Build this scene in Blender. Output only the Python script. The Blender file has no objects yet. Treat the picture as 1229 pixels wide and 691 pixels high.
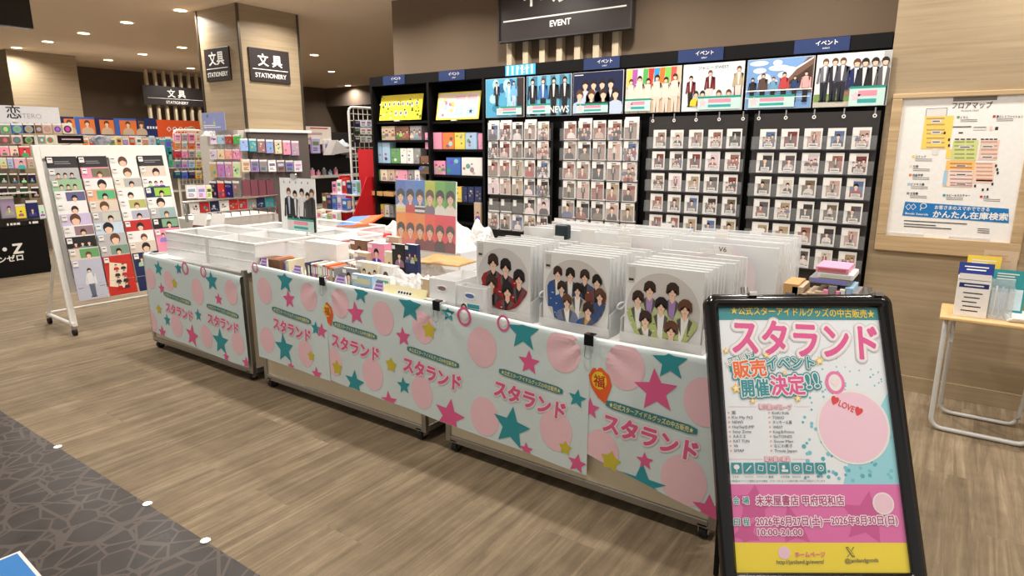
import bpy, bmesh, math, random
from mathutils import Vector as V, Matrix
random.seed(7)
SC = bpy.context.scene
COL = SC.collection
# ------------------------------------------------------------------ camera
IW, IH = 1229.0, 691.0
FPX, HZ, AX, CH = 760.0, 170.0, 1114.0, 1.55
pitch = math.atan(HZ / FPX)
th = math.pi - math.atan(AX / (FPX / math.cos(pitch)))
vh = V((math.cos(th), math.sin(th), 0))
FWD = V((vh.x * math.cos(pitch), vh.y * math.cos(pitch), -math.sin(pitch)))
RGT = V((vh.y, -vh.x, 0))
UPV = RGT.cross(FWD)
CAM = V((0, 0, CH))
cd = bpy.data.cameras.new('camera')
cam = bpy.data.objects.new('camera', cd)
COL.objects.link(cam)
cd.sensor_fit = 'HORIZONTAL'; cd.sensor_width = 36; cd.lens = FPX / IW * 36
cd.clip_start = 0.05; cd.clip_end = 100
R3 = Matrix((RGT, UPV, -FWD)).transposed()
cam.matrix_world = Matrix.Translation(CAM) @ R3.to_4x4()
SC.camera = cam
# ------------------------------------------------------------------ light and exposure
SC.view_settings.view_transform = 'Standard'
SC.view_settings.look = 'None'
SC.view_settings.gamma = 1
SC.view_settings.use_curve_mapping = False
SC.view_settings.exposure = 0.0
LAMP_W, LAMP_COL, LAMP_SPREAD = 18.0, (1.0, 0.94, 0.87), 150
WORLD_S = 0.6
wd = bpy.data.worlds.new('mall_ambience'); SC.world = wd; wd.use_nodes = True
wd.node_tree.nodes['Background'].inputs[0].default_value = (1.0, 0.95, 0.88, 1)
wd.node_tree.nodes['Background'].inputs[1].default_value = WORLD_S

def area(name, loc, size, watts, col, rot=(0, 0, 0), spread=None, disk=False):
    l = bpy.data.lights.new(name, 'AREA'); l.energy = watts; l.color = col; l.size = size
    if disk: l.shape = 'DISK'
    if spread: l.spread = math.radians(spread)
    o = bpy.data.objects.new(name, l); COL.objects.link(o); o.location = loc; o.rotation_euler = rot
    return o
# ------------------------------------------------------------------ pixel rays
def ray(x, y): return FWD * FPX + RGT * (x - IW / 2) + UPV * (IH / 2 - y)
def onz(x, y, z=0.0):
    d = ray(x, y); return CAM + d * ((z - CH) / d.z)
def ony(x, y, Y):
    d = ray(x, y); return CAM + d * (Y / d.y)
def onx(x, y, X):
    d = ray(x, y); return CAM + d * (X / d.x)
# ------------------------------------------------------------------ materials
def lin(c):
    c = c / 255.0
    return c / 12.92 if c <= 0.04045 else ((c + 0.055) / 1.055) ** 2.4
MATS = {}
def mat(rgb, rough=0.6, metal=0.0, var=0.06, scale=40.0, spec=0.4, emit=0.0, bump=0.0, coat=0.0):
    key = (rgb, rough, metal, var, scale, spec, emit, bump, coat)
    if key in MATS: return MATS[key]
    m = bpy.data.materials.new('mat_%d' % len(MATS)); m.use_nodes = True
    nt = m.node_tree; b = nt.nodes['Principled BSDF']
    c = (lin(rgb[0]), lin(rgb[1]), lin(rgb[2]), 1)
    b.inputs['Base Color'].default_value = c
    b.inputs['Roughness'].default_value = rough
    b.inputs['Metallic'].default_value = metal
    b.inputs['Specular IOR Level'].default_value = spec
    if coat: b.inputs['Coat Weight'].default_value = coat; b.inputs['Coat Roughness'].default_value = 0.05
    if emit:
        b.inputs['Emission Color'].default_value = c; b.inputs['Emission Strength'].default_value = emit
    if var or bump:
        tc = nt.nodes.new('ShaderNodeTexCoord'); n = nt.nodes.new('ShaderNodeTexNoise')
        n.inputs['Scale'].default_value = scale; n.inputs['Detail'].default_value = 2
        nt.links.new(tc.outputs['Object'], n.inputs['Vector'])
        if var:
            mx = nt.nodes.new('ShaderNodeMix'); mx.data_type = 'RGBA'
            mx.inputs[6].default_value = tuple(v * (1 - var) for v in c[:3]) + (1,)
            mx.inputs[7].default_value = tuple(min(1, v * (1 + var)) for v in c[:3]) + (1,)
            nt.links.new(n.outputs['Fac'], mx.inputs[0]); nt.links.new(mx.outputs[2], b.inputs['Base Color'])
        if bump:
            bp = nt.nodes.new('ShaderNodeBump'); bp.inputs['Strength'].default_value = bump; bp.inputs['Distance'].default_value = 0.01
            nt.links.new(n.outputs['Fac'], bp.inputs['Height']); nt.links.new(bp.outputs[0], b.inputs['Normal'])
    MATS[key] = m
    return m
def clearmat(rgb, alpha, rough=0.25, name='clear', bump=0.0, bscale=30):
    key = (rgb, alpha, rough, name)
    if key in MATS: return MATS[key]
    m = bpy.data.materials.new(name); m.use_nodes = True; nt = m.node_tree
    b = nt.nodes['Principled BSDF']; out = nt.nodes['Material Output']
    b.inputs['Base Color'].default_value = (lin(rgb[0]), lin(rgb[1]), lin(rgb[2]), 1); b.inputs['Roughness'].default_value = rough
    t = nt.nodes.new('ShaderNodeBsdfTransparent'); mx = nt.nodes.new('ShaderNodeMixShader'); mx.inputs[0].default_value = alpha
    nt.links.new(t.outputs[0], mx.inputs[1]); nt.links.new(b.outputs[0], mx.inputs[2]); nt.links.new(mx.outputs[0], out.inputs[0])
    tc = nt.nodes.new('ShaderNodeTexCoord'); n = nt.nodes.new('ShaderNodeTexNoise'); n.inputs['Scale'].default_value = bscale
    bp = nt.nodes.new('ShaderNodeBump'); bp.inputs['Strength'].default_value = max(bump, 0.03); bp.inputs['Distance'].default_value = 0.02
    nt.links.new(tc.outputs['Object'], n.inputs['Vector']); nt.links.new(n.outputs['Fac'], bp.inputs['Height']); nt.links.new(bp.outputs[0], b.inputs['Normal'])
    MATS[key] = m
    return m
def nodes(name):
    m = bpy.data.materials.new(name); m.use_nodes = True
    nt = m.node_tree
    def N(t, **k):
        n = nt.nodes.new('ShaderNode' + t)
        for a, v in k.items(): setattr(n, a, v)
        return n
    return m, nt, nt.nodes['Principled BSDF'], N, nt.links.new
def rgba(r, g, b): return (lin(r), lin(g), lin(b), 1)
def wood_mat(name, c1, c2, sc=(1.2, 1.2, 42), rough=0.45):
    m, nt, b, N, L = nodes(name)
    tc = N('TexCoord'); mp = N('Mapping'); mp.inputs['Scale'].default_value = sc
    L(tc.outputs['Object'], mp.inputs['Vector'])
    n = N('TexNoise'); n.inputs['Scale'].default_value = 1; n.inputs['Detail'].default_value = 5; n.inputs['Roughness'].default_value = 0.65; n.inputs['Distortion'].default_value = 0.4
    L(mp.outputs[0], n.inputs['Vector'])
    r = N('ValToRGB'); r.color_ramp.elements[0].position = 0.3; r.color_ramp.elements[1].position = 0.7
    r.color_ramp.elements[0].color = rgba(*c1); r.color_ramp.elements[1].color = rgba(*c2)
    L(n.outputs['Fac'], r.inputs[0]); L(r.outputs[0], b.inputs['Base Color'])
    b.inputs['Roughness'].default_value = rough; b.inputs['Specular IOR Level'].default_value = 0.3
    return m
def carpet_mat():
    m, nt, b, N, L = nodes('plank_carpet')
    tc = N('TexCoord'); sp = N('SeparateXYZ'); L(tc.outputs['Object'], sp.inputs[0])
    cb = N('CombineXYZ'); L(sp.outputs['Y'], cb.inputs['X']); L(sp.outputs['X'], cb.inputs['Y'])
    br = N('TexBrick'); br.inputs['Scale'].default_value = 1.0; br.inputs['Brick Width'].default_value = 1.0; br.inputs['Row Height'].default_value = 0.25
    br.inputs['Mortar Size'].default_value = 0.002; br.inputs['Color1'].default_value = (0, 0, 0, 1); br.inputs['Color2'].default_value = (1, 1, 1, 1); br.inputs['Mortar'].default_value = (0.2, 0.2, 0.2, 1)
    br.inputs['Bias'].default_value = 0.0
    L(cb.outputs[0], br.inputs['Vector'])
    mp = N('Mapping'); mp.inputs['Scale'].default_value = (26, 1.3, 1); L(tc.outputs['Object'], mp.inputs['Vector'])
    off = N('VectorMath', operation='ADD'); L(mp.outputs[0], off.inputs[0]); L(br.outputs['Color'], off.inputs[1])
    n = N('TexNoise'); n.inputs['Scale'].default_value = 1.0; n.inputs['Detail'].default_value = 6; n.inputs['Roughness'].default_value = 0.7; n.inputs['Distortion'].default_value = 0.6
    L(off.outputs[0], n.inputs['Vector'])
    r = N('ValToRGB'); e = r.color_ramp.elements
    e[0].position = 0.28; e[0].color = rgba(106, 93, 75); e[1].position = 0.74; e[1].color = rgba(166, 150, 124)
    x = e.new(0.5); x.color = rgba(135, 119, 96)
    L(n.outputs['Fac'], r.inputs[0])
    mx = N('Mix', data_type='RGBA', blend_type='MULTIPLY'); mx.inputs[0].default_value = 1
    r2 = N('ValToRGB'); r2.color_ramp.elements[0].color = (0.84, 0.84, 0.84, 1); r2.color_ramp.elements[1].color = (1, 1, 1, 1)
    L(br.outputs['Color'], r2.inputs[0]); L(r.outputs[0], mx.inputs[6]); L(r2.outputs[0], mx.inputs[7])
    n2 = N('TexNoise'); n2.inputs['Scale'].default_value = 260; L(tc.outputs['Object'], n2.inputs['Vector'])
    mx2 = N('Mix', data_type='RGBA', blend_type='MULTIPLY'); mx2.inputs[0].default_value = 0.5
    L(mx.outputs[2], mx2.inputs[6]); L(n2.outputs['Fac'], mx2.inputs[7]); 
    g = N('Mix', data_type='RGBA', blend_type='ADD'); g.inputs[0].default_value = 0.28; L(mx2.outputs[2], g.inputs[6]); L(mx.outputs[2], g.inputs[7])
    n3 = N('TexNoise'); n3.inputs['Scale'].default_value = 5; n3.inputs['Detail'].default_value = 6; n3.inputs['Roughness'].default_value = 0.7; L(tc.outputs['Object'], n3.inputs['Vector'])
    r3 = N('ValToRGB'); r3.color_ramp.elements[0].position = .35; r3.color_ramp.elements[0].color = (.84, .83, .82, 1); r3.color_ramp.elements[1].position = .7; r3.color_ramp.elements[1].color = (1.08, 1.08, 1.08, 1); L(n3.outputs['Fac'], r3.inputs[0])
    mt = N('Mix', data_type='RGBA', blend_type='MULTIPLY'); mt.inputs[0].default_value = 1; L(g.outputs[2], mt.inputs[6]); L(r3.outputs[0], mt.inputs[7])
    L(mt.outputs[2], b.inputs['Base Color'])
    b.inputs['Roughness'].default_value = 0.75; b.inputs['Specular IOR Level'].default_value = 0.25
    bp = N('Bump'); bp.inputs['Strength'].default_value = 0.35; bp.inputs['Distance'].default_value = 0.004
    L(n2.outputs['Fac'], bp.inputs['Height']); L(bp.outputs[0], b.inputs['Normal'])
    return m
def stone_mat():
    m, nt, b, N, L = nodes('patterned_stone')
    tc = N('TexCoord')
    def lines(scale, wdt, seedoff):
        mp = N('Mapping'); mp.inputs['Location'].default_value = (seedoff, seedoff * 2, 0); mp.inputs['Scale'].default_value = (1, 1, 0)
        L(tc.outputs['Object'], mp.inputs['Vector'])
        v = N('TexVoronoi', feature='DISTANCE_TO_EDGE'); v.inputs['Scale'].default_value = scale; v.inputs['Randomness'].default_value = 1
        L(mp.outputs[0], v.inputs['Vector'])
        lt = N('Math', operation='LESS_THAN'); L(v.outputs['Distance'], lt.inputs[0]); lt.inputs[1].default_value = wdt
        return lt
    a = lines(8.0, 0.04, 1.3); c = lines(5.6, 0.03, 7.7)
    mxm = N('Math', operation='MAXIMUM'); L(a.outputs[0], mxm.inputs[0]); L(c.outputs[0], mxm.inputs[1])
    n = N('TexNoise'); n.inputs['Scale'].default_value = 9; n.inputs['Detail'].default_value = 5; L(tc.outputs['Object'], n.inputs['Vector'])
    r = N('ValToRGB'); r.color_ramp.elements[0].position = .3; r.color_ramp.elements[0].color = rgba(40, 35, 32); r.color_ramp.elements[1].position = .75; r.color_ramp.elements[1].color = rgba(60, 53, 49)
    L(n.outputs['Fac'], r.inputs[0])
    mx = N('Mix', data_type='RGBA'); L(mxm.outputs[0], mx.inputs[0]); L(r.outputs[0], mx.inputs[6]); mx.inputs[7].default_value = rgba(82, 72, 66)
    L(mx.outputs[2], b.inputs['Base Color'])
    rr = N('MapRange'); rr.inputs['To Min'].default_value = 0.2; rr.inputs['To Max'].default_value = 0.42; b.inputs['Specular IOR Level'].default_value = 0.22; L(n.outputs['Fac'], rr.inputs['Value']); L(rr.outputs[0], b.inputs['Roughness'])
    return m
WHITE = mat((236, 234, 230), 0.5)
PAPER = mat((232, 230, 226), 0.55, var=0.03)
OFFW = mat((214, 208, 196), 0.55)
BLACK = mat((7, 7, 8), 0.6, spec=0.2)
GLOSSB = mat((12, 12, 13), 0.18, spec=0.5)
DGREY = mat((58, 55, 54), 0.6)
CHROME = mat((205, 205, 205), 0.22, 1.0, var=0.02)
ALU = mat((178, 176, 172), 0.35, 0.9)
CREAM = mat((216, 202, 174), 0.5)
RUBBER = mat((24, 24, 25), 0.7)
PINK = mat((226, 92, 150), 0.6, var=0.03)
HOT = mat((226, 96, 146), 0.6, var=0.03)
TEAL = mat((48, 150, 160), 0.6, var=0.04)
TAGG = mat((62, 128, 134), 0.6, var=0.03)
SOFTP = mat((240, 198, 206), 0.6, var=0.03)
MINT = mat((214, 226, 224), 0.6, var=0.03)
YEL = mat((240, 205, 50), 0.6, var=0.03)
ORANGE = mat((232, 98, 44), 0.6)
RED = mat((190, 28, 36), 0.5)
NAVY = mat((30, 44, 96), 0.5)
BLUE = mat((28, 128, 196), 0.5)
INK = mat((34, 32, 34), 0.6)
SIGNB = mat((50, 43, 42), 0.45)
SKIN = mat((234, 194, 168), 0.6, var=0.04)
HAIRS = [mat((34, 27, 25), 0.6), mat((58, 40, 32), 0.6), mat((98, 62, 42), 0.6), mat((22, 20, 22), 0.6)]
FROST = clearmat((236, 238, 238), 0.42, 0.3, 'frosted_plastic')
FILM = clearmat((235, 238, 240), 0.16, 0.12, 'clear_film', bump=0.25, bscale=18)
BAGM = clearmat((250, 250, 250), 0.62, 0.14, 'crumpled_film', bump=0.9, bscale=38)
KRAFT = mat((196, 154, 100), 0.6)
PALEWOOD = wood_mat('pale_oak_panel', (151, 133, 106), (172, 154, 126))
TOPWOOD = wood_mat('light_beech', (206, 170, 116), (226, 192, 140), (2, 30, 30), 0.4)
SLATW = wood_mat('pale_slat', (200, 182, 152), (222, 206, 178), (30, 30, 2), 0.5)
GREYWALL = mat((116, 99, 81), 0.85, var=0.03, scale=3)
DARKWALL = mat((104, 89, 75), 0.85, var=0.03, scale=3)
CEIL = mat((236, 216, 190), 0.9, var=0.02, scale=2)
def rc(lo=60, hi=230):
    c = [random.randrange(lo, hi, 24) for _ in range(3)]; g = sum(c) / 3; k = random.choice((.35, .5, .9))
    return tuple(int(round((g + (v - g) * k) / 10) * 10) for v in c)
# ------------------------------------------------------------------ frames and meshes
class F:
    """a flat place: origin, across, up; normal = across x up"""
    def __init__(s, o, u, v):
        s.o = V(o); s.u = V(u).normalized(); s.v = V(v).normalized(); s.n = s.u.cross(s.v).normalized()
    def pt(s, a, b, d=0.0): return s.o + s.u * a + s.v * b + s.n * d
    def uv(s, x, y):
        d = ray(x, y); t = (s.o - CAM).dot(s.n) / d.dot(s.n); p = CAM + d * t - s.o
        return p.dot(s.u), p.dot(s.v)
    def at(s, a, b, d=0.0): return F(s.pt(a, b, d), s.u, s.v)
def FY(o): return F(o, (1, 0, 0), (0, 0, 1))        # faces the aisle (-Y)
def FX(o): return F(o, (0, 1, 0), (0, 0, 1))        # faces +X
def FZ(o, a=0): return F(o, (math.cos(a), math.sin(a), 0), (-math.sin(a), math.cos(a), 0))
class MB:
    def __init__(s): s.v = []; s.f = []; s.m = []; s.mats = []
    def mi(s, m):
        if m not in s.mats: s.mats.append(m)
        return s.mats.index(m)
    def add(s, vs, fs, m):
        b = len(s.v); s.v += [V(p) for p in vs]; k = s.mi(m)
        for f in fs: s.f.append([i + b for i in f]); s.m.append(k)
    def poly(s, pts, m): s.add(pts, [list(range(len(pts)))], m)
    def fbox(s, fr, a0, a1, b0, b1, d0, d1, m, ch=0.0):
        P = fr.pt
        if ch <= 0:
            vs = [P(a, b, d) for d in (d0, d1) for b in (b0, b1) for a in (a0, a1)]
            s.add(vs, [(0, 2, 3, 1), (4, 5, 7, 6), (0, 1, 5, 4), (2, 6, 7, 3), (0, 4, 6, 2), (1, 3, 7, 5)], m)
        else:
            bm = bmesh.new()
            vs = [bm.verts.new(P(a, b, d)) for d in (d0, d1) for b in (b0, b1) for a in (a0, a1)]
            for f in [(0, 2, 3, 1), (4, 5, 7, 6), (0, 1, 5, 4), (2, 6, 7, 3), (0, 4, 6, 2), (1, 3, 7, 5)]: bm.faces.new([vs[i] for i in f])
            bmesh.ops.bevel(bm, geom=bm.edges[:], offset=ch, segments=2, affect='EDGES', profile=0.5)
            bm.verts.index_update()
            s.add([v.co.copy() for v in bm.verts], [[v.index for v in f.verts] for f in bm.faces], m); bm.free()
    def box(s, x0, x1, y0, y1, z0, z1, m, ch=0.0):
        s.fbox(F((0, 0, 0), (1, 0, 0), (0, 1, 0)), x0, x1, y0, y1, z0, z1, m, ch)
    def tube(s, pts, r, m, n=8, closed=False):
        pts = [V(p) for p in pts]; rings = []
        for i, p in enumerate(pts):
            if closed: t = (pts[(i + 1) % len(pts)] - pts[i - 1])
            else: t = (pts[min(i + 1, len(pts) - 1)] - pts[max(i - 1, 0)])
            t.normalize(); a = V((0, 0, 1)) if abs(t.z) < 0.9 else V((1, 0, 0))
            x = t.cross(a).normalized(); y = t.cross(x)
            rings.append([p + x * r * math.cos(2 * math.pi * k / n) + y * r * math.sin(2 * math.pi * k / n) for k in range(n)])
        vs = [q for g in rings for q in g]; fs = []
        for i in range(len(pts) if closed else len(pts) - 1):
            j = (i + 1) % len(pts)
            for k in range(n): fs.append((i * n + k, i * n + (k + 1) % n, j * n + (k + 1) % n, j * n + k))
        if not closed: fs.append(tuple(range(n - 1, -1, -1))); fs.append(tuple((len(pts) - 1) * n + k for k in range(n)))
        s.add(vs, fs, m)
    def cyl(s, p0, p1, r, m, n=16): s.tube([p0, p1], r, m, n)
    # flat print on a frame
    def p2(s, fr, pts, d, m): s.poly([fr.pt(a, b, d) for a, b in pts], m)
    def rect(s, fr, a0, a1, b0, b1, d, m): s.p2(fr, [(a0, b0), (a1, b0), (a1, b1), (a0, b1)], d, m)
    def fan(s, fr, pts, d, m, rings=1):
        ca = sum(p[0] for p in pts) / len(pts); cb = sum(p[1] for p in pts) / len(pts); n = len(pts)
        vs = [fr.pt(ca, cb, d)]
        for r in range(1, rings + 1):
            t = r / rings; vs += [fr.pt(ca + (a - ca) * t, cb + (b - cb) * t, d) for a, b in pts]
        fs = [(0, 1 + k, 1 + (k + 1) % n) for k in range(n)]
        for r in range(1, rings):
            o0 = 1 + (r - 1) * n; o1 = 1 + r * n
            for k in range(n): fs.append((o0 + k, o1 + k, o1 + (k + 1) % n, o0 + (k + 1) % n))
        s.add(vs, fs, m)
    def ell(s, fr, a, b, ra, rb, d, m, n=16, rings=1, t0=0.0, t1=2 * math.pi):
        full = abs(t1 - t0) > 6.28; k = n if full else n + 1
        s.fan(fr, [(a + ra * math.cos(t0 + (t1 - t0) * i / n), b + rb * math.sin(t0 + (t1 - t0) * i / n)) for i in range(k)], d, m, rings)
    def ring(s, fr, a, b, ra, rb, w, d, m, n=20):
        vs = []
        for i in range(n):
            c, q = math.cos(2 * math.pi * i / n), math.sin(2 * math.pi * i / n)
            vs += [fr.pt(a + ra * c, b + rb * q, d), fr.pt(a + (ra - w) * c, b + (rb - w) * q, d)]
        s.add(vs, [(2 * i, 2 * ((i + 1) % n), 2 * ((i + 1) % n) + 1, 2 * i + 1) for i in range(n)], m)
    def star(s, fr, a, b, r, d, m, rot=0.0, rings=1, k=0.45):
        pts = []
        for i in range(10):
            rr = r if i % 2 == 0 else r * k; t = rot + math.pi / 2 + i * math.pi / 5
            pts.append((a + rr * math.cos(t), b + rr * math.sin(t)))
        s.fan(fr, pts, d, m, rings)
    def heart(s, fr, a, b, r, d, m):
        pts = []
        for i in range(20):
            t = 2 * math.pi * i / 20
            pts.append((a + r * math.sin(t) ** 3, b + r * (13 * math.cos(t) - 5 * math.cos(2 * t) - 2 * math.cos(3 * t) - math.cos(4 * t)) / 16))
        s.fan(fr, pts, d, m)
    def text(s, fr, txt, a, b, h, d, m, bold=0.0, width=None, align='C', ang=0.0):
        """h = height of a full-size character; a,b = baseline start / centre"""
        vs, fs, w = glyphs(txt)
        sx = h if width is None else width / max(w, 1e-6)
        o = {'C': -w / 2, 'L': 0, 'R': -w}[align]; c, q = math.cos(ang), math.sin(ang)
        ks = [(0, 0)]
        if bold > 0: n = 4 if bold < .03 else (8 if bold < .06 else 14); ks = [(bold * math.cos(2 * math.pi * k / n + .4), bold * math.sin(2 * math.pi * k / n + .4)) for k in range(n)]
        if bold >= .06: ks += [(.5 * x, .5 * y) for x, y in ks[::2]]
        for ik, (gx, gy) in enumerate(ks):
            dd = d + ik * 1.2e-5
            s.add([fr.pt(a + ((x + o) * sx + gx * h) * c - (y + gy) * h * q, b + ((x + o) * sx + gx * h) * q + (y + gy) * h * c, dd) for x, y in vs], fs, m)
    def textpx(s, fr, txt, p0, p1, hpx, d, m, bold=0.0):
        """baseline runs from pixel p0 to p1 on the frame"""
        a0, b0 = fr.uv(*p0); a1, b1 = fr.uv(*p1); a2, b2 = fr.uv(p0[0], p0[1] - hpx)
        h = math.hypot(a2 - a0, b2 - b0)
        s.text(fr, txt, a0, b0, h / 0.78, d, m, bold, math.hypot(a1 - a0, b1 - b0), 'L', math.atan2(b1 - b0, a1 - a0))
    def clamp(s, fr, a0, a1, b0, b1, start=0):
        """crop a print to its sheet"""
        for i in range(start, len(s.v)):
            p = s.v[i] - fr.o; a, b, d = p.dot(fr.u), p.dot(fr.v), p.dot(fr.n); s.v[i] = fr.pt(min(max(a, a0), a1), min(max(b, b0), b1), d)
    def build(s, name, parent=None, origin=None, smooth=False):
        """a child keeps its thing's base as origin"""
        root = parent
        while root is not None and root.parent is not None: root = root.parent
        if root is not None: org = V(root.location)
        elif origin is not None: org = V(origin)
        else:
            xs = [p.x for p in s.v]; ys = [p.y for p in s.v]; zs = [p.z for p in s.v]
            org = V(((min(xs) + max(xs)) / 2, (min(ys) + max(ys)) / 2, min(zs)))
        me = bpy.data.meshes.new(name); me.from_pydata([tuple(p - org) for p in s.v], [], s.f)
        for m in s.mats: me.materials.append(m)
        me.polygons.foreach_set('material_index', s.m)
        if smooth: me.polygons.foreach_set('use_smooth', [True] * len(s.f))
        me.update()
        o = bpy.data.objects.new(name, me); COL.objects.link(o)
        if parent is None: o.location = org
        else: o.parent = parent
        return o
GL = {}
def glyphs(txt):
    k = txt
    if k in GL: return GL[k]
    cu = bpy.data.curves.new('t', 'FONT'); cu.body = txt; cu.resolution_u = 3; cu.space_character = 1.0
    o = bpy.data.objects.new('t', cu); COL.objects.link(o)
    dg = bpy.context.evaluated_depsgraph_get(); dg.update()
    me = bpy.data.meshes.new_from_object(o.evaluated_get(dg))
    vs = [(v.co.x, v.co.y) for v in me.vertices]; fs = [tuple(p.vertices) for p in me.polygons]
    # normals must face +n
    out = []
    for f in fs:
        p, q, r = vs[f[0]], vs[f[1]], vs[f[2]]
        cr = (q[0] - p[0]) * (r[1] - p[1]) - (q[1] - p[1]) * (r[0] - p[0])
        out.append(f if cr >= 0 else f[::-1])
    x0 = min(v[0] for v in vs) if vs else 0; w = (max(v[0] for v in vs) - x0) if vs else 1
    vs = [(x - x0, y) for x, y in vs]
    bpy.data.objects.remove(o); bpy.data.curves.remove(cu); bpy.data.meshes.remove(me)
    GL[k] = (vs, out, w)
    return GL[k]
def tag(o, label, cat, group=None):
    o['label'] = label; o['category'] = cat
    if group: o['group'] = group
    return o
def struct(o): o['kind'] = 'structure'; return o
def empty(name, loc, label, cat, group=None):
    o = bpy.data.objects.new(name, None); COL.objects.link(o); o.location = loc; o.empty_display_size = 0.05
    return tag(o, label, cat, group)
ORD = ['first', 'second', 'third', 'fourth', 'fifth', 'sixth', 'seventh', 'eighth', 'ninth', 'tenth', 'eleventh', 'twelfth', 'thirteenth', 'fourteenth', 'fifteenth', 'sixteenth', 'seventeenth', 'eighteenth', 'nineteenth', 'twentieth']
CNAMES = {'white': (238, 236, 232), 'black': (30, 30, 32), 'grey': (140, 140, 142), 'red': (190, 45, 45), 'pink': (236, 150, 180), 'lilac': (176, 152, 206), 'blue': (60, 100, 180), 'navy': (30, 40, 84), 'pale blue': (160, 196, 224), 'teal': (52, 150, 156), 'green': (90, 156, 84), 'yellow': (236, 206, 80), 'orange': (226, 120, 56), 'cream': (230, 216, 186), 'brown': (120, 84, 60), 'beige': (200, 176, 148)}
def cm(n): return mat(CNAMES[n], 0.5)
# ------------------------------------------------------------------ printed people and cover art (flat print only)
def bust(m, fr, a, b, s, d, shirt, hair, inner=None, face=False):
    """head and shoulders; s = head height, (a,b) = chin"""
    m.fan(fr, [(a - 1.05 * s, b - 1.5 * s), (a + 1.05 * s, b - 1.5 * s), (a + 1.0 * s, b - .75 * s), (a + .75 * s, b - .38 * s), (a + .25 * s, b - .18 * s), (a - .25 * s, b - .18 * s), (a - .75 * s, b - .38 * s), (a - 1.0 * s, b - .75 * s)], d, shirt)
    if inner: m.p2(fr, [(a, b - 1.1 * s), (a + .22 * s, b - .2 * s), (a - .22 * s, b - .2 * s)], d + .0001, inner)
    m.rect(fr, a - .17 * s, a + .17 * s, b - .3 * s, b + .2 * s, d + .0002, SKIN)
    m.ell(fr, a, b + .56 * s, .47 * s, .56 * s, d + .0003, hair, 14)
    m.ell(fr, a, b + .42 * s, .34 * s, .44 * s, d + .0004, SKIN, 14)
    m.fan(fr, [(a - .4 * s, b + .45 * s), (a - .25 * s, b + .58 * s), (a, b + .66 * s), (a + .2 * s, b + .58 * s), (a + .4 * s, b + .45 * s), (a + .36 * s, b + .9 * s), (a, b + 1.05 * s), (a - .36 * s, b + .9 * s)], d + .0005, hair)
    if face:
        for q in (-1, 1): m.ell(fr, a + q * .14 * s, b + .45 * s, .055 * s, .03 * s, d + .0006, INK, 6)
        m.ell(fr, a, b + .17 * s, .1 * s, .035 * s, d + .0006, HOT if False else mat((196, 110, 104), 0.6), 6)
def bigbust(m, fr, a, b, s, d, shirt, hair, inner, rnd):
    """larger printed half figure with jacket, lapels and layered hair"""
    m.fan(fr, [(a - 1.2 * s, b - 3.2 * s), (a + 1.2 * s, b - 3.2 * s), (a + 1.25 * s, b - 1.0 * s), (a + 1.0 * s, b - .55 * s), (a + .3 * s, b - .2 * s), (a - .3 * s, b - .2 * s), (a - 1.0 * s, b - .55 * s), (a - 1.25 * s, b - 1.0 * s)], d, shirt)
    if inner: m.p2(fr, [(a - .12 * s, b - 3.1 * s), (a + .14 * s, b - 3.1 * s), (a + .34 * s, b - .22 * s), (a - .34 * s, b - .22 * s)], d + .0001, inner)
    for k in range(9):
        x, y = a + rnd.uniform(-1.1, 1.1) * s, b - rnd.uniform(.7, 2.6) * s
        if abs(x - a) > .3 * s: m.ell(fr, x, y, .1 * s, .05 * s, d + .00012, mat(rnd.choice([(210, 190, 150), (230, 226, 220), (90, 70, 70)]), .4), 6)
    for q in (-1, 1): m.p2(fr, [(a + q * .3 * s, b - .25 * s), (a + q * .62 * s, b - .5 * s), (a + q * .22 * s, b - 1.7 * s)], d + .00015, mat(tuple(int(v * .75) for v in (120, 110, 110)), .5) if inner else shirt)
    m.p2(fr, [(a - .18 * s, b + .15 * s), (a - .2 * s, b - .3 * s), (a, b - .55 * s), (a + .2 * s, b - .3 * s), (a + .18 * s, b + .15 * s)], d + .0002, SKIN)
    m.ell(fr, a, b + .62 * s, .54 * s, .6 * s, d + .0003, hair, 16)
    m.fan(fr, [(a - .35 * s, b + .62 * s), (a - .36 * s, b + .32 * s), (a - .24 * s, b + .08 * s), (a, b - .06 * s), (a + .24 * s, b + .08 * s), (a + .36 * s, b + .32 * s), (a + .35 * s, b + .62 * s), (a, b + .78 * s)], d + .0004, SKIN)
    pt = rnd.uniform(-.2, .2) * s
    m.fan(fr, [(a - .56 * s, b + .3 * s), (a - .38 * s, b + .2 * s), (a - .33 * s, b + .5 * s), (a - .18 * s, b + .44 * s), (a + pt, b + .72 * s), (a + .16 * s, b + .46 * s), (a + .33 * s, b + .5 * s), (a + .38 * s, b + .2 * s), (a + .56 * s, b + .3 * s), (a + .5 * s, b + .92 * s), (a + .2 * s, b + 1.2 * s), (a - .2 * s, b + 1.2 * s), (a - .5 * s, b + .92 * s)], d + .0005, hair)
    for q in (-1, 1):
        m.ell(fr, a + q * .15 * s, b + .38 * s, .055 * s, .028 * s, d + .0006, INK, 6); m.p2(fr, [(a + q * .08 * s, b + .45 * s), (a + q * .23 * s, b + .46 * s), (a + q * .23 * s, b + .48 * s), (a + q * .08 * s, b + .475 * s)], d + .0006, hair)
    m.p2(fr, [(a - .02 * s, b + .25 * s), (a + .03 * s, b + .24 * s), (a + .01 * s, b + .36 * s)], d + .0006, mat((206, 156, 130), .6)); m.ell(fr, a, b + .13 * s, .1 * s, .032 * s, d + .0006, mat((196, 110, 104), 0.6), 8)
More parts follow.
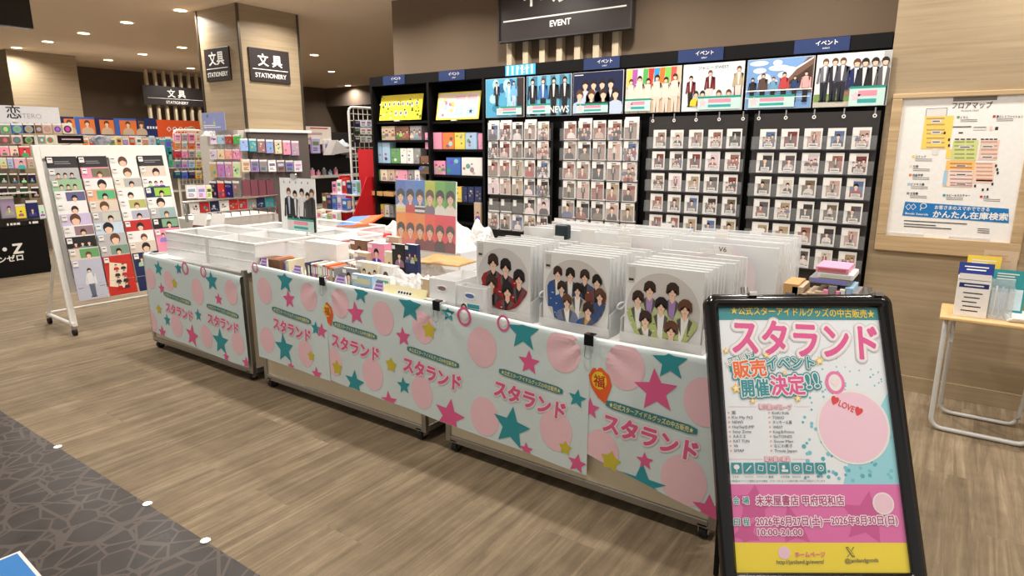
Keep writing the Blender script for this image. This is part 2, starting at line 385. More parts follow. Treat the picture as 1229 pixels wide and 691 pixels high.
def person(m, fr, a, b, h, d, top, legs, hair, inner=None):
    """standing printed figure of height h with feet at (a,b)"""
    s = h / 7.2
    for q in (-1, 1):
        m.p2(fr, [(a + q * .15 * s - .3 * s, b + .12 * s), (a + q * .15 * s + .3 * s + q * .1 * s, b + .12 * s), (a + q * .35 * s + .32 * s, b + 3.6 * s), (a + q * .35 * s - .32 * s, b + 3.6 * s)], d, legs)
        m.rect(fr, a + q * .3 * s - .35 * s, a + q * .3 * s + .35 * s, b, b + .25 * s, d, INK)
        m.p2(fr, [(a + q * 1.05 * s - .2 * s, b + 3.1 * s), (a + q * 1.05 * s + .2 * s, b + 3.1 * s), (a + q * .95 * s + .2 * s, b + 5.7 * s), (a + q * .75 * s - .2 * s, b + 5.8 * s)], d + .0001, top)
    m.fan(fr, [(a - .75 * s, b + 3.3 * s), (a + .75 * s, b + 3.3 * s), (a + .7 * s, b + 4.6 * s), (a + .98 * s, b + 5.6 * s), (a + .3 * s, b + 6.05 * s), (a - .3 * s, b + 6.05 * s), (a - .98 * s, b + 5.6 * s), (a - .7 * s, b + 4.6 * s)], d + .0001, top)
    if inner: m.p2(fr, [(a - .1 * s, b + 3.5 * s), (a + .1 * s, b + 3.5 * s), (a + .27 * s, b + 6 * s), (a - .27 * s, b + 6 * s)], d + .0002, inner)
    c = b + 6.15 * s
    m.ell(fr, a, c + .56 * s, .5 * s, .56 * s, d + .0003, hair, 10)
    m.ell(fr, a, c + .4 * s, .34 * s, .44 * s, d + .0004, SKIN, 10)
    m.fan(fr, [(a - .42 * s, c + .5 * s), (a, c + .62 * s), (a + .42 * s, c + .5 * s), (a + .3 * s, c + .98 * s), (a - .3 * s, c + .98 * s)], d + .0005, hair)
def bars(m, fr, a0, a1, b, n, d, col=INK, h=0.004, gap=0.009):
    for i in range(n): m.rect(fr, a0, a0 + (a1 - a0) * random.uniform(.6, 1), b - i * gap - h, b - i * gap, d, col)
def cover(m, fr, w, h, d, bg, style=None):
    """cover art inside 0..w, 0..h"""
    m.rect(fr, 0, w, 0, h, d, bg)
    st = style or random.choice(['bust', 'group', 'shapes', 'bust', 'words'])
    hair = random.choice(HAIRS); k = min(w, h)
    if st == 'bust': bust(m, fr, w * random.uniform(.42, .62), h * .42, k * random.uniform(.28, .4), d + .0002, mat(rc(), 0.6), hair, PAPER if random.random() < .5 else None)
    elif st == 'group':
        n = 4
        for i in range(n): bust(m, fr, w * (i + .5) / n, h * (.42 + .12 * (i % 2)), k * .2, d + .0002 + .0007 * (1 - i % 2), mat(rc(), 0.6), random.choice(HAIRS))
    elif st == 'shapes':
        for i in range(5):
            r = k * random.uniform(.08, .2); m.ell(fr, random.uniform(r, w - r), random.uniform(r, h - r), r, r * random.uniform(.6, 1), d + .0002 + i * .0001, mat(rc(), 0.6), 10)
    else:
        m.rect(fr, w * .08, w * .92, h * .55, h * .85, d + .0002, mat(rc(), 0.6)); bars(m, fr, w * .1, w * .9, h * .4, 3, d + .0002, INK, h * .05, h * .11)
# ================================================================== SETTING
m = MB(); m.box(-19, 4.5, 1.15, 17, -0.05, 0, carpet_mat()); struct(m.build('floor', origin=(0, 0, 0)))
m = MB(); m.box(-19, 4.5, -3, 1.15, -0.05, 0, stone_mat()); struct(m.build('floor_aisle', origin=(0, 0, 0)))
m = MB(); m.box(-19, 4.5, -1.5, 17, 3.0, 3.08, CEIL); struct(m.build('ceiling'))
# pale wood wall on the right, its baseboard
m = MB(); m.box(-0.435, 4.2, 4.65, 5.3, 0.1, 3.0, PALEWOOD); struct(m.build('wall_right', origin=(0, 4.65, 0)))
m = MB(); m.box(-0.43, 4.2, 4.638, 4.65, 0.0, 0.1, PALEWOOD); struct(m.build('baseboard_right', origin=(1.7, 4.65, 0)))
# grey wall above and behind the black shelving
m = MB(); m.box(-5.0, -0.435, 5.0, 5.3, 0, 3.0, GREYWALL); struct(m.build('wall_back'))
# far walls of the stationery floor
m = MB(); m.box(-13.9, -13.7, 4.9, 16, 0, 3.0, DARKWALL); struct(m.build('wall_left'))
m = MB(); m.box(-13.7, -12.2, 3.95, 4.9, 0, 3.0, PALEWOOD); struct(m.build('trim_1'))
m = MB(); m.box(-14.5, -13.2, -1.5, 3.95, 0, 3.0, DARKWALL); struct(m.build('wall_far_left'))
m = MB(); m.box(-13.7, -4.0, 15.0, 15.2, 0, 3.0, DARKWALL); struct(m.build('wall_far'))
m = MB(); m.box(-13.7, -5.0, 11.2, 14.9, 2.55, 3.0, DARKWALL); struct(m.build('trim_2'))
# pale wood pillar with thin metal edge
m = MB(); m.box(-7.14, -6.37, 4.13, 4.87, 0, 3.0, PALEWOOD); struct(m.build('trim_pillar', origin=(-6.75, 4.5, 0)))
m = MB()
for x, y in ((-6.37, 4.13), (-7.14, 4.13), (-6.37, 4.87)): m.box(x - .012, x + .012, y - .012, y + .012, 0, 2.995, mat((96, 88, 78), .35, .7))
struct(m.build('trim_edge'))
# lit strip dots along the aisle
k = 0
for px, py in ((10, 482), (47, 505), (80, 533), (127, 568), (174, 606), (237, 654)):
    if (px, py) in ((47, 505), (127, 568)): continue
    p = onz(px, py); m = MB(); q = FZ((p.x, 1.15, 0.0))
    m.ell(q, 0, 0, .017, .017, .004, mat((255, 250, 238), .4, emit=1.2), 20)
    m.ring(q, 0, 0, .021, .021, .005, .003, CHROME, 20)
    tag(m.build('floor_light'), 'small round white light in the stone floor edge, %s from the left' % ORD[k], 'floor light', 'floor lights along the aisle'); k += 1
# ceiling downlights: the ones the photo shows, then the same rows carried on
seen = [(-7.22, 4.0, 'first row from the wagons, nearest the pillar'), (-8.44, 4.0, 'first row, second from the pillar'), (-9.69, 4.03, 'first row, third from the pillar'), (-10.87, 4.04, 'first row, fourth from the pillar'), (-11.9, 4.0, 'first row, last before the pale wall panel'),
        (-9.85, 5.42, 'middle row, nearest the pillar'), (-11.07, 5.43, 'middle row, second from the pillar'), (-12.29, 5.44, 'middle row, near the dark far wall'),
        (-12.3, 6.9, 'back row above the hanging stationery sign'), (-8.88, 7.08, 'right of the pillar, nearest'), (-10.54, 8.8, 'right of the pillar, middle'), (-12.6, 11.0, 'right of the pillar, farthest')]
unseen = [(x, y, None) for y in (2.9,) for x in (-10.5, -8.6, -6.8, -5.0, -3.3, -1.6, .1, 1.7)] + [(x, 1.5, None) for x in (-8, -5.4, -3, -.8, 1.2)] + [(x, 4.25, None) for x in (-5.2, -4.2, -3.1, -2.0, -.9, .3)] + [(-5.5, 5.7, None), (-6.9, 6.2, None), (-6.37 + .5, 4.5, None)]
lampm = mat((255, 240, 214), .4, emit=9.0)
for x, y, w in seen + unseen:
    if w:
        m = MB(); q = F((x, y, 3.0), (1, 0, 0), (0, -1, 0))
        t = empty('ceiling_downlight', (x, y, 3.0), 'round recessed ceiling downlight, ' + w, 'ceiling light', 'recessed downlights over the stationery floor')
        m.ring(q, 0, 0, .085, .085, .02, .004, WHITE, 24); m.build('bezel', t)
        m = MB(); m.ell(q, 0, 0, .066, .066, .003, lampm, 24); m.build('lamp_lens', t)
    area('downlight', (x, y, 2.985), .13, LAMP_W, LAMP_COL, spread=LAMP_SPREAD, disk=True)
# blue sticker on the stone floor
P0 = onz(24, 661); ex = onz(50, 691) - P0; ey = onz(0, 669) - P0; ex.normalize(); ey = (ey - ex * ey.dot(ex)).normalized()
q = F(P0, ey, ex)
if q.n.z < 0: q.n = -q.n
m = MB(); m.rect(q, 0, .42, 0, .42, .0012, WHITE); m.rect(q, .012, .408, .012, .408, .0016, mat((22, 122, 200), .4))
for a, b, r in ((.12, .2, .05), (.18, .2, .065), (.25, .2, .06), (.3, .22, .04), (.2, .26, .06)): m.ell(q, a, b, r, r * .8, .002, WHITE, 16)
for a, b, r in ((.11, .075, .02), (.14, .075, .026), (.17, .078, .018)): m.ell(q, a, b, r, r * .6, .002, WHITE, 14)
for i in range(7): m.rect(q, .19 + i * .022, .205 + i * .022, .04, .05, .002, WHITE)
tag(m.build('floor_sticker'), 'blue square floor sticker with white edge on dark stone floor', 'sticker')

# ================================================================== WALL SIGNS
def board(name, fr, w, h, t, label, cat, title, sub, hs, subh, ty, ly, sy):
    e = empty(name, fr.pt(w / 2, 0, 0), label, cat)
    m = MB(); m.fbox(fr, 0, w, 0, h, 0, t, SIGNB, .004); m.build('sign_panel', e)
    m = MB(); m.text(fr, title, w / 2, ty, hs, t + .002, WHITE, .02); m.build('lettering', e)
    m = MB(); m.rect(fr, w * .06, w * .94, ly, ly + .008, t + .002, WHITE); m.build('rule_line', e)
    m = MB(); m.text(fr, sub, w / 2, sy, subh, t + .002, WHITE, .02); m.build('lettering', e)
    return e
board('hanging_sign', F((-6.37, 4.215, 2.235), (0, 1, 0), (0, 0, 1)), .50, .345, .02, 'dark brown square sign on the broad right face of the pillar', 'sign', '文 具', 'STATIONERY', .135, .066, .175, .125, .045)
board('hanging_sign', FY((-7.03, 4.13, 2.25)), .47, .34, .02, 'dark brown square sign on the narrow left face of the pillar', 'sign', '文具', 'STATIONERY', .15, .066, .175, .125, .045)
board('hanging_sign', FX((-12.95, 6.25, 2.33)), 1.28, .36, .05, 'wide dark brown sign over pale slats on the far wall', 'sign', '文 具', 'STATIONERY', .16, .075, .17, .125, .035)
for i in range(7):
    m = MB(); y = 6.36 + i * .165; m.box(-13.02, -12.955, y, y + .045, .9, 2.98, SLATW)
    tag(m.build('wall_slat'), 'pale vertical wood slat behind the far wide sign, %s from the left' % ORD[i], 'slat', 'pale slats on the far wall')
# EVENT sign: its frame leaves the picture at the top
e1 = ony(600, 48, 4.86); e2 = ony(757, 28, 4.86)
w = e2.x - e1.x; q = FY((e1.x, 4.9, (e1.z + e2.z) / 2 - .02))
E = empty('hanging_sign', q.pt(w / 2, 0, 0), 'large dark brown sign over pale slats above the black shelves', 'sign')
m = MB(); m.fbox(q, 0, w, 0, .5, 0, .04, SIGNB, .004); m.build('sign_panel', E)
m = MB(); m.fbox(q, -.012, w + .012, -.014, .0, -.0, .055, DGREY); m.fbox(q, w, w + .012, 0, .5, 0, .055, DGREY); m.fbox(q, -.012, 0, 0, .5, 0, .055, DGREY); m.build('sign_frame', E)
m = MB(); m.textpx(q.at(0, 0, .042), 'EVENT', (660, 32), (685, 28.5), 8, 0, WHITE, .03); m.build('lettering', E)
m = MB()
a0, b0 = q.at(0, 0, .042).uv(604, 27); a1, b1 = q.at(0, 0, .042).uv(752, 6); m.rect(q, a0, a1, (b0 + b1) / 2 - .006, (b0 + b1) / 2 + .006, .042, WHITE); m.build('rule_line', E)
m = MB(); m.text(q, 'イベント', (q.uv(643, 10)[0] + q.uv(700, 3)[0]) / 2 - .01, (b0 + b1) / 2 + .105, .17, .042, WHITE, .03); m.build('lettering', E)
for i, px in enumerate((612.5, 632, 652, 672.5, 694, 716.5, 739.5)):
    p = ony(px, 60, 4.96); m = MB(); m.box(p.x - .028, p.x + .028, 4.94, 4.998, 1.9, 2.98, SLATW)
    tag(m.build('wall_slat'), 'pale vertical wood slat under the large event sign, %s from the left' % ORD[i], 'slat', 'pale slats under the event sign')
# black hanging screen, top left
p0 = onx(41, 35, -6.5); E = empty('hanging_screen', (-6.55, p0.y - .6, p0.z), 'black rectangular screen hung from the ceiling at top left', 'screen')
m = MB(); m.box(-6.58, -6.5, p0.y - 1.2, p0.y, p0.z, p0.z + .4, GLOSSB, .006); m.build('screen_panel', E)
for y in (p0.y - .2, p0.y - 1.0): m = MB(); m.cyl((-6.54, y, p0.z + .4), (-6.54, y, 3.0), .012, DGREY, 8); m.build('hanger_rod', E)

# ================================================================== BLACK SHELVING ALONG THE WALL
YS = 4.65
E = empty('wall_shelving', (-2.72, 4.82, 0), 'long black wall shelving unit filled with merchandise', 'shelving')
XL, XR = -5.0, -.442
m = MB(); m.box(XL, XR, 4.965, 4.99, 0, 2.22, BLACK); m.build('back_panel', E)
m = MB(); m.box(XL, XR, YS + .0, 4.96, 2.135, 2.225, BLACK); m.build('header', E)
xdiv = ony(514, 150, YS).x; xp = ony(582, 150, YS).x
for x in (XL, xdiv - .01, xp - .03):
    m = MB(); m.box(x, x + .025, YS, 4.965, 0, 2.135, BLACK); m.build('upright', E)
m = MB(); m.box(xp, XR, YS + .04, 4.965, 0, 2.135, BLACK); m.build('display_back', E)
def shelf(x0, x1, z, d=.3):
    m = MB(); m.box(x0, x1, 4.965 - d, 4.965, z - .022, z, BLACK); m.build('shelf', E)
    return z
def bayz(px, py): return ony(px, py, YS + .03).z
b1 = [bayz(480, y) for y in (145.5, 168, 196, 218, 236, 262)]
b2 = [bayz(545, y) for y in (145, 179, 210, 242, 266)]
for z in b1 + [.45, .15]: shelf(XL + .025, xdiv - .012, z, .28)
for z in b2 + [.45, .15]: shelf(xdiv + .017, xp - .032, z, .28)
# header labels
for i, (x0, y0, x1, y1, c) in enumerate(((460, 90, 486, 100, 0), (527, 84, 558, 95.5, 0), (607, 76, 643, 90, 1), (701, 69.5, 744, 82.5, 0), (814.5, 56, 868.5, 71.5, 0), (954, 43.5, 1020, 61, 0))):
    q = FY((0, YS, 0)); a0, _ = q.uv(x0, (y0 + y1) / 2); a1, _ = q.uv(x1, (y0 + y1) / 2)
    z0, z1 = 2.137, 2.222; m = MB(); m.fbox(q, a0, a1, z0, z1, .001, .006, mat((40, 56, 98), .4) if not c else mat((70, 170, 210), .4))
    if c:
        for k in range(6): m.rect(q, a0 + (a1 - a0) * (.05 + .16 * k), a0 + (a1 - a0) * (.12 + .16 * k), z0 + .005, z1 - .005, .0065, mat((190, 226, 238), .4))
    m.text(q, 'イベント', (a0 + a1) / 2 + .03, z0 + .043, .034, .0068, WHITE, .02); m.text(q, 'EVENT', (a0 + a1) / 2 + .03, z0 + .018, .014, .0068, WHITE, .01)
    tag(m.build('header_label'), '%s header label on the black shelving, %s from the left' % ('pale blue patterned' if c else 'dark blue', ORD[i]), 'label plate', 'header labels along the black shelving')
# ------------------------------------------------------------------ posters along the top of the shelving
YP = 4.625
q0 = FY((0, YP, 0))
SKY = mat((120, 160, 210), .4)
def overlay(m, q, a0, a1, b0, b1, d):
    m.rect(q, a0, a1, b0, b1, d, mat((196, 226, 220), .4)); m.rect(q, a0, a1, b1 - .014, b1, d + .0002, mat((40, 150, 130), .4))
    w = a1 - a0; m.star(q, a0 + .035, (b0 + b1) / 2, .032, d + .0003, SOFTP, k=.6)
    m.rect(q, a0 + w * .25, a0 + w * .78, b0 + (b1 - b0) * .5, b0 + (b1 - b0) * .78, d + .0003, mat((238, 150, 170), .4))
    m.rect(q, a0 + w * .25, a0 + w * .78, b0 + (b1 - b0) * .16, b0 + (b1 - b0) * .36, d + .0003, mat((60, 165, 165), .4))
def poster(i, x0, y0, x1, bg, label, art):
    a0, _ = q0.uv(x0, 110); a1, _ = q0.uv(x1, 105); m = MB(); b0, b1 = 1.795, 2.118
    q = FY((a0, YP, b0)); w, h = a1 - a0, b1 - b0
    m.fbox(q, 0, w, 0, h, -.006, 0, WHITE); m.rect(q, .002, w - .002, .002, h - .002, .0008, bg)
    n0 = len(m.v); art(m, q, w, h); m.clamp(q, .002, w - .002, .002, h - .002, n0)
    tag(m.build('poster'), label, 'poster', 'posters along the top of the black shelving')
R = random.Random(3)
def H(): return R.choice(HAIRS)
LTB = mat((190, 205, 228), .5); DSUIT = mat((38, 40, 50), .5); BROWNR = mat((112, 34, 40), .5)
def art1(m, q, w, h):
    for k in range(14): m.ell(q, R.uniform(.04, w - .04), R.uniform(.04, h - .04), R.uniform(.02, .05), R.uniform(.02, .06), .001 + k * .00005, mat(R.choice([(60, 140, 180), (130, 200, 225), (180, 225, 235), (40, 100, 150)]), .4), 10)
    m.rect(q, w * .82, w, 0, h, .002, mat((60, 50, 50), .4))
    person(m, q, w * .3, h * .3, h * .62, .003, DSUIT, DSUIT, H(), PAPER); person(m, q, w * .62, h * .22, h * .68, .004, mat((150, 205, 235), .4), mat((170, 215, 235), .4), H(), PAPER); person(m, q, w * .75, h * .24, h * .68, .005, mat((120, 180, 220), .4), LTB, H())
    overlay(m, q, w * .3, w * .95, .02, .09, .006)
def art2(m, q, w, h):
    for k in range(5): m.rect(q, w * (.05 + .2 * k), w * (.14 + .2 * k), 0, h, .001, mat((110, 180, 205), .4))
    for k, c in enumerate((DSUIT, mat((60, 110, 170), .4), INK, INK)): person(m, q, w * (.14 + .24 * k), -.0 + h * .02, h * .92, .002 + .001 * k, c, INK, H(), PAPER)
    overlay(m, q, .01, w * .55, .02, .1, .007); m.text(q, 'NEWS', w * .75, .025, .075, .0075, WHITE, .02, width=w * .42)
def art3(m, q, w, h):
    for k in range(4): bust(m, q, w * (.25 + .17 * k), h * .6, .065, .002, (LTB, mat((120, 120, 140), .4), INK, DSUIT)[k], H(), PAPER)
    for k in range(4): bust(m, q, w * (.14 + .24 * k), h * .36, .07, .003, (LTB, INK, INK, LTB)[k], H(), None)
    m.rect(q, w * .75, w * .98, 0, h * .28, .004, LTB); m.rect(q, .01, w * .2, .07, h * .25, .004, LTB); m.rect(q, .01, .09, h * .93, h * .95, .002, WHITE)
    overlay(m, q, w * .08, w * .72, .015, .085, .005)
def art4(m, q, w, h):
    for k, c in enumerate(((236, 200, 90), (170, 90, 170), (240, 240, 235), (90, 170, 90), (220, 60, 50), (60, 150, 210), (236, 120, 50), (120, 200, 90), (230, 90, 80))): m.fan(q, [(w * (.02 + .1 * k), h * .98), (w * (.12 + .1 * k), h * .98), (w * (.09 + .1 * k), h * .55), (w * (.02 + .1 * k), h * .5)], .001 + k * .00005, mat(c, .4))
    for k in range(6): person(m, q, w * (.1 + .16 * k), h * -.05, h * (.82 + .06 * (k % 2)), .002 + .0008 * k, mat((232, 214, 200), .4), mat((226, 206, 190), .4), H())
    overlay(m, q, .0, w * .48, .015, .105, .0085)
def art5(m, q, w, h):
    for k, (x, s, c, b) in enumerate(((.14, .66, BROWNR, .1), (.46, .7, BROWNR, .15), (.92, .72, mat((190, 170, 140), .4), .18))): person(m, q, w * x, h * b, h * s, .002 + .0006 * k, c, INK if k == 0 else mat((220, 214, 206), .4), H(), PAPER)
    for k, (x, c) in enumerate(((.24, YEL), (.35, BROWNR), (.62, mat((140, 190, 180), .4)), (.78, INK))): bust(m, q, w * x, h * .3, .04, .005 + .0006 * k, c, H())
    m.rect(q, w * .86, w * .98, h * .25, h * .5, .003, BROWNR); m.text(q, 'ジャニーズWEST', w * .5, h * .88, .026, .0012, DGREY, .01, width=w * .5)
    overlay(m, q, w * .28, w * .98, .01, .1, .008)
def art6(m, q, w, h):
    for k in range(9): m.ell(q, R.uniform(.05, w * .7), R.uniform(h * .5, h * .93), R.uniform(.03, .07), R.uniform(.012, .03), .001 + k * .00005, mat((214, 226, 240), .4), 12)
    m.p2(q, [(w * .52, h * .42), (w, h * .3), (w, h * .98), (w * .9, h * .98)], .0018, mat((120, 92, 78), .4)); m.p2(q, [(w * .62, h * .5), (w * .98, h * .4), (w * .98, h * .84)], .0022, mat((70, 56, 50), .4))
    m.p2(q, [(w * .55, h * .6), (w * .98, h * .95), (w * .98, h * .98), (w * .53, h * .64)], .0024, PAPER)
    for k, c in enumerate((DSUIT, mat((90, 70, 60), .4), mat((110, 160, 190), .4), mat((190, 70, 70), .4), mat((50, 70, 110), .4), mat((230, 170, 170), .4))): person(m, q, w * (.1 + .16 * k), h * .12, h * (.52 + .08 * (k % 2)), .003 + .0007 * k, c, INK, H())
    m.rect(q, 0, w, h * .36, h * .385, .008, PAPER); m.rect(q, 0, w * .98, h * .22, h * .235, .008, PAPER)
    overlay(m, q, w * .06, w * .76, .01, .09, .009)
def art7(m, q, w, h):
    m.rect(q, .002, w * .5, .002, h * .1, .001, mat((196, 190, 176), .4)); m.rect(q, .002, w * .5, h * .1, h * .25, .001, mat((120, 150, 80), .4)); m.rect(q, w * .4, w * .5, h * .2, h * .5, .0012, mat((150, 120, 100), .4)); m.rect(q, w * .9, w - .002, .1 * h, h - .002, .001, mat((180, 182, 184), .4))
    for k, (x, c) in enumerate(((.13, mat((112, 114, 122), .4)), (.26, DSUIT), (.37, mat((80, 80, 92), .4)))): person(m, q, w * x, h * .1, h * .82, .002 + .0007 * k, c, DSUIT, H(), PAPER)
    for k, (x, c) in enumerate(((.56, NAVY), (.67, DSUIT), (.8, INK), (.93, mat((96, 96, 98), .4)))): person(m, q, w * x, h * -.1, h * .98, .005 + .0007 * k, c, mat((190, 176, 160), .4) if k % 2 == 0 else DGREY, H(), PAPER)
    overlay(m, q, w * .5, w * .97, .0, .12, .009)
poster(0, 583, 93, 629, mat((90, 170, 205), .4), 'pale icy blue poster with two figures, leftmost of the seven', art1)
poster(1, 632, 90, 686, mat((70, 120, 150), .4), 'blue poster of four men in dark suits, second of the seven', art2)
poster(2, 688, 84, 748, mat((30, 38, 72), .4), 'navy poster of eight men in pale blue and black', art3)
poster(3, 751, 80, 817, mat((214, 190, 160), .4), 'beige poster of men in white under colourful hanging cloths', art4)
poster(4, 819, 74, 892, mat((222, 228, 230), .4), 'white poster of seven men in dark red and yellow outfits', art5)
poster(5, 895, 66, 975, SKY, 'sky blue poster of a group on a balcony', art6)
poster(6, 977, 63, 1066, mat((226, 226, 226), .4), 'white poster of seven men in school uniforms, rightmost', art7)

# ------------------------------------------------------------------ four hanging panels of photo packets
SH_ = [(150, 90, 80), (70, 60, 66), (190, 170, 160), (90, 100, 140), (210, 200, 196), (120, 110, 96), (160, 64, 64), (50, 48, 52), (226, 210, 210)]
def packet(m, q, w, h, kind):
    m.fbox(q, -w / 2, w / 2, 0, h, 0, .006, PAPER)
    c = R.choice([(150, 130, 120), (120, 60, 60), (90, 84, 90), (190, 160, 150), (90, 110, 150), (206, 196, 186), (150, 100, 90), (214, 190, 200), (110, 100, 84), (60, 56, 60), (170, 150, 120)])
    if kind: a, b, t, u = -w * .3, w * .42, h * .12, h * .86
    else: a, b, t, u = -w * .46, w * .46, h * .04, h * .84
    f = q.at(a, t, .0065); W2, H2 = b - a, u - t
    m.rect(f, 0, W2, 0, H2, 0, mat(c, .4))
    st = R.randrange(4)
    if st < 2: bust(m, f, W2 * R.uniform(.35, .65), H2 * .5, W2 * R.uniform(.34, .46), .0004, mat(R.choice(SH_), .5), H(), PAPER if R.random() < .5 else None)
    elif st == 2:
        for k in range(3): bust(m, f, W2 * (.2 + .3 * k), H2 * (.55 if k % 2 else .62), W2 * .24, .0004 + .0007 * (k % 2), mat(R.choice(SH_), .5), H())
        for k in range(2): bust(m, f, W2 * (.35 + .3 * k), H2 * .25, W2 * .24, .002, mat(R.choice(SH_), .5), H())
    else: person(m, f, W2 * .5, 0, H2 * .92, .0004, mat(R.choice(SH_), .5), INK, H(), PAPER)
    m.rect(q, -w * .45, -w * .12, h * .62, h * .94, .0105, PAPER)
    if kind:
        m.rect(q, -w * .2, w * .3, h * .1, h * .28, .0105, PAPER); m.rect(q, -w * .16, w * .26, h * .16, h * .19, .0108, DGREY); m.rect(q, -w * .16, w * .2, h * .22, h * .24, .0108, DGREY)
    else: m.rect(q, -w * .4, w * .2, h * .88, h * .92, .0066, DGREY)
    return 'bright' if sum(c) > 480 else ('reddish' if c[0] > c[2] + 40 else ('bluish' if c[2] > c[0] + 20 else 'dark'))
PANEL = ['leftmost packet panel', 'second packet panel from the left', 'third packet panel from the left', 'rightmost packet panel']
YK = 4.60
qk = FY((0, YK, 0))
specs = [((585.5, 600, 614.5, 630, 645.5), (147, 172, 196, 217.6, 238, 254.5), 594, 12.5, 586, 662, 0),
         ((677, 693, 711, 730, 749.5), (145, 171, 196, 218.6, 241.5, 262), 684, 15, 673, 768, 0),
         ((784.6, 805.5, 827, 849.5, 873), (156, 181, 206, 231, 255.5, 281), 784.6, 16, 778, 896, 1),
         ((912, 938.5, 965, 994, 1023.5), (154.5, 182, 210, 237.5, 266, 293), 912, 20.5, 904, 1055, 1)]
for pi, (cx_, ry, xr, pw, x0, x1, kind) in enumerate(specs):
    A0, A1 = qk.uv(x0 + 2, 200)[0], qk.uv(x1 - 2, 200)[0]
    A0, A1 = ony(x0, 150, YK).x, ony(x1, 150, YK).x
    top = 1.765 if kind else 1.74; bot = .55
    E = empty('packet_panel', ((A0 + A1) / 2, YK + .03, bot), ('dark grey hanging pocket sheet with white eyelets, ' if kind else 'clear hanging pocket sheet crowded with photo packets, ') + PANEL[pi], 'pocket organizer', 'hanging pocket sheets of photo packets')
    m = MB(); m.box(A0, A1, YK + .02, YK + .028, bot, top, mat((52, 49, 49), .35) if kind else mat((38, 36, 36), .35)); m.build('backing_sheet', E)
    if kind:
        for k in range(5):
            m = MB(); a = A0 + .03 + (A1 - A0 - .06) * k / 4; q = FY((a, YK + .012, top - .03)); m.ring(q, 0, 0, .012, .012, .006, .001, WHITE, 14); m.rect(q, -.004, .004, .012, .05, .0005, CHROME); m.build('eyelet', E)
    c0, c4 = ony(cx_[0], ry[0], YK).x, ony(cx_[4], ry[0], YK).x
    zs = [ony(xr, y, YK).z for y in ry]; pitch_z = (zs[0] - zs[-1]) / 5
    wpk = (ony(cx_[0] + pw, ry[0], YK).x - c0); pit = (c4 - c0) / 4
    if kind: c0 += 0; hp = pitch_z * .86
    else: hp = pitch_z * .97
    for r in range(6):
        z = zs[0] - pitch_z * r - hp
        m = MB(); m.fbox(qk, A0, A1, z - .006, z + .0, -.015, .014 if kind else .012, mat((70, 68, 70), .25)); m.rect(qk, A0, A1, z, z + hp * .62, .0125, FILM); m.build('pocket_strip', E)
        for c in range(5):
            if pi == 0 and r == 4 and c < 3:
                m = MB(); q = FY((c0 + pit * c + wpk / 2, YK, z)); m.fbox(q, -wpk * .5, wpk * .5, 0, hp * .8, -.01, 0, mat((70, 66, 62), .4)); m.rect(q, -wpk * .4, -wpk * .1, hp * .4, hp * .75, .001, PAPER); m.build('pocket', E); continue
            m = MB(); q = FY((c0 + pit * c + wpk / 2 + R.uniform(-.004, .004), YK + R.uniform(-.004, .002), z + .001))
            if not kind and R.random() < .5: m.fbox(q, -wpk / 2 + .006, wpk / 2 + .006, .006, hp + .016, -.006, -.002, PAPER)
            tone = packet(m, q, wpk * R.uniform(.93, 1), hp * R.uniform(.96, 1.0), kind)
            tag(m.build('photo_packet'), '%s photo packet, %s row, %s from left, %s' % (tone, ORD[r], ORD[c], PANEL[pi]), 'photo packet', 'photo packets on the ' + PANEL[pi])

# ------------------------------------------------------------------ goods in the two left bays
def stand_goods(items, zs_, Yf, nm, cat, where, grp, depth=.09):
    """items: (x0px, x1px, toppx_y, shelf index, colour name, style)"""
    for (x0, x1, yt, si, col, st, desc) in items:
        xm = (x0 + x1) / 2; z = zs_[si]; a0, a1 = ony(x0, yt + 8, Yf).x, ony(x1, yt + 8, Yf).x; h = max(.03, ony(xm, yt, Yf).z - z)
        q = FY((a0 + .002, Yf, z)); w = a1 - a0 - .004; m = MB()
        m.fbox(q, 0, w, 0, h, -depth, 0, cm(col)); f = q.at(.004, .004, .0005); cover(m, f, w - .008, h - .008, 0, mat(tuple(min(255, int(v * .9) + 20) for v in CNAMES[col]), .5), st)
        tag(m.build(nm), desc + ' ' + where, cat, grp)
Yf = 4.70
stand_goods([(458, 474, 151.5, 1, 'beige', 'group', 'small dark patterned box at the left,'), (475, 491, 151.5, 1, 'brown', 'group', 'small dark patterned box in the middle,'), (492, 506, 151, 1, 'grey', 'group', 'small dark patterned box at the right,')], b1, Yf, 'toy_box', 'box', 'on the left bay\'s second shelf', 'small boxes on the second shelf')
stand_goods([(448, 458, 170, 2, 'pale blue', 'shapes', 'pale blue box, left of two,'), (458.5, 468, 170, 2, 'pale blue', 'shapes', 'pale blue box, right of two,'), (469, 480, 178, 2, 'green', 'shapes', 'green leafy box, leftmost of four,'), (480.5, 488, 178, 2, 'white', 'shapes', 'white flowered box, second of four,'), (488.5, 496, 178, 2, 'white', 'shapes', 'white and red box, third of four,'), (497, 505, 178, 2, 'grey', 'shapes', 'grey green box, fourth of four,')], b1, Yf, 'toy_box', 'box', 'on the left bay\'s third shelf', 'boxes on the third shelf of the left bay')
stand_goods([(449, 456, 203.5, 3, 'green', 'bust', 'pale green pack, first in the row,'), (456.5, 465, 203.5, 3, 'cream', 'bust', 'cream pack, second in the row,'), (465.5, 474, 203.5, 3, 'beige', 'bust', 'beige pack, third in the row,'), (474.5, 489, 204, 3, 'pink', 'shapes', 'wide pink pack,'), (489.5, 497, 204, 3, 'grey', 'bust', 'grey pack,'), (497.5, 504, 204, 3, 'white', 'bust', 'white pack at the right end,')], b1, Yf, 'toy_pack', 'package', 'on the left bay\'s fourth shelf', 'packs on the fourth shelf of the left bay')
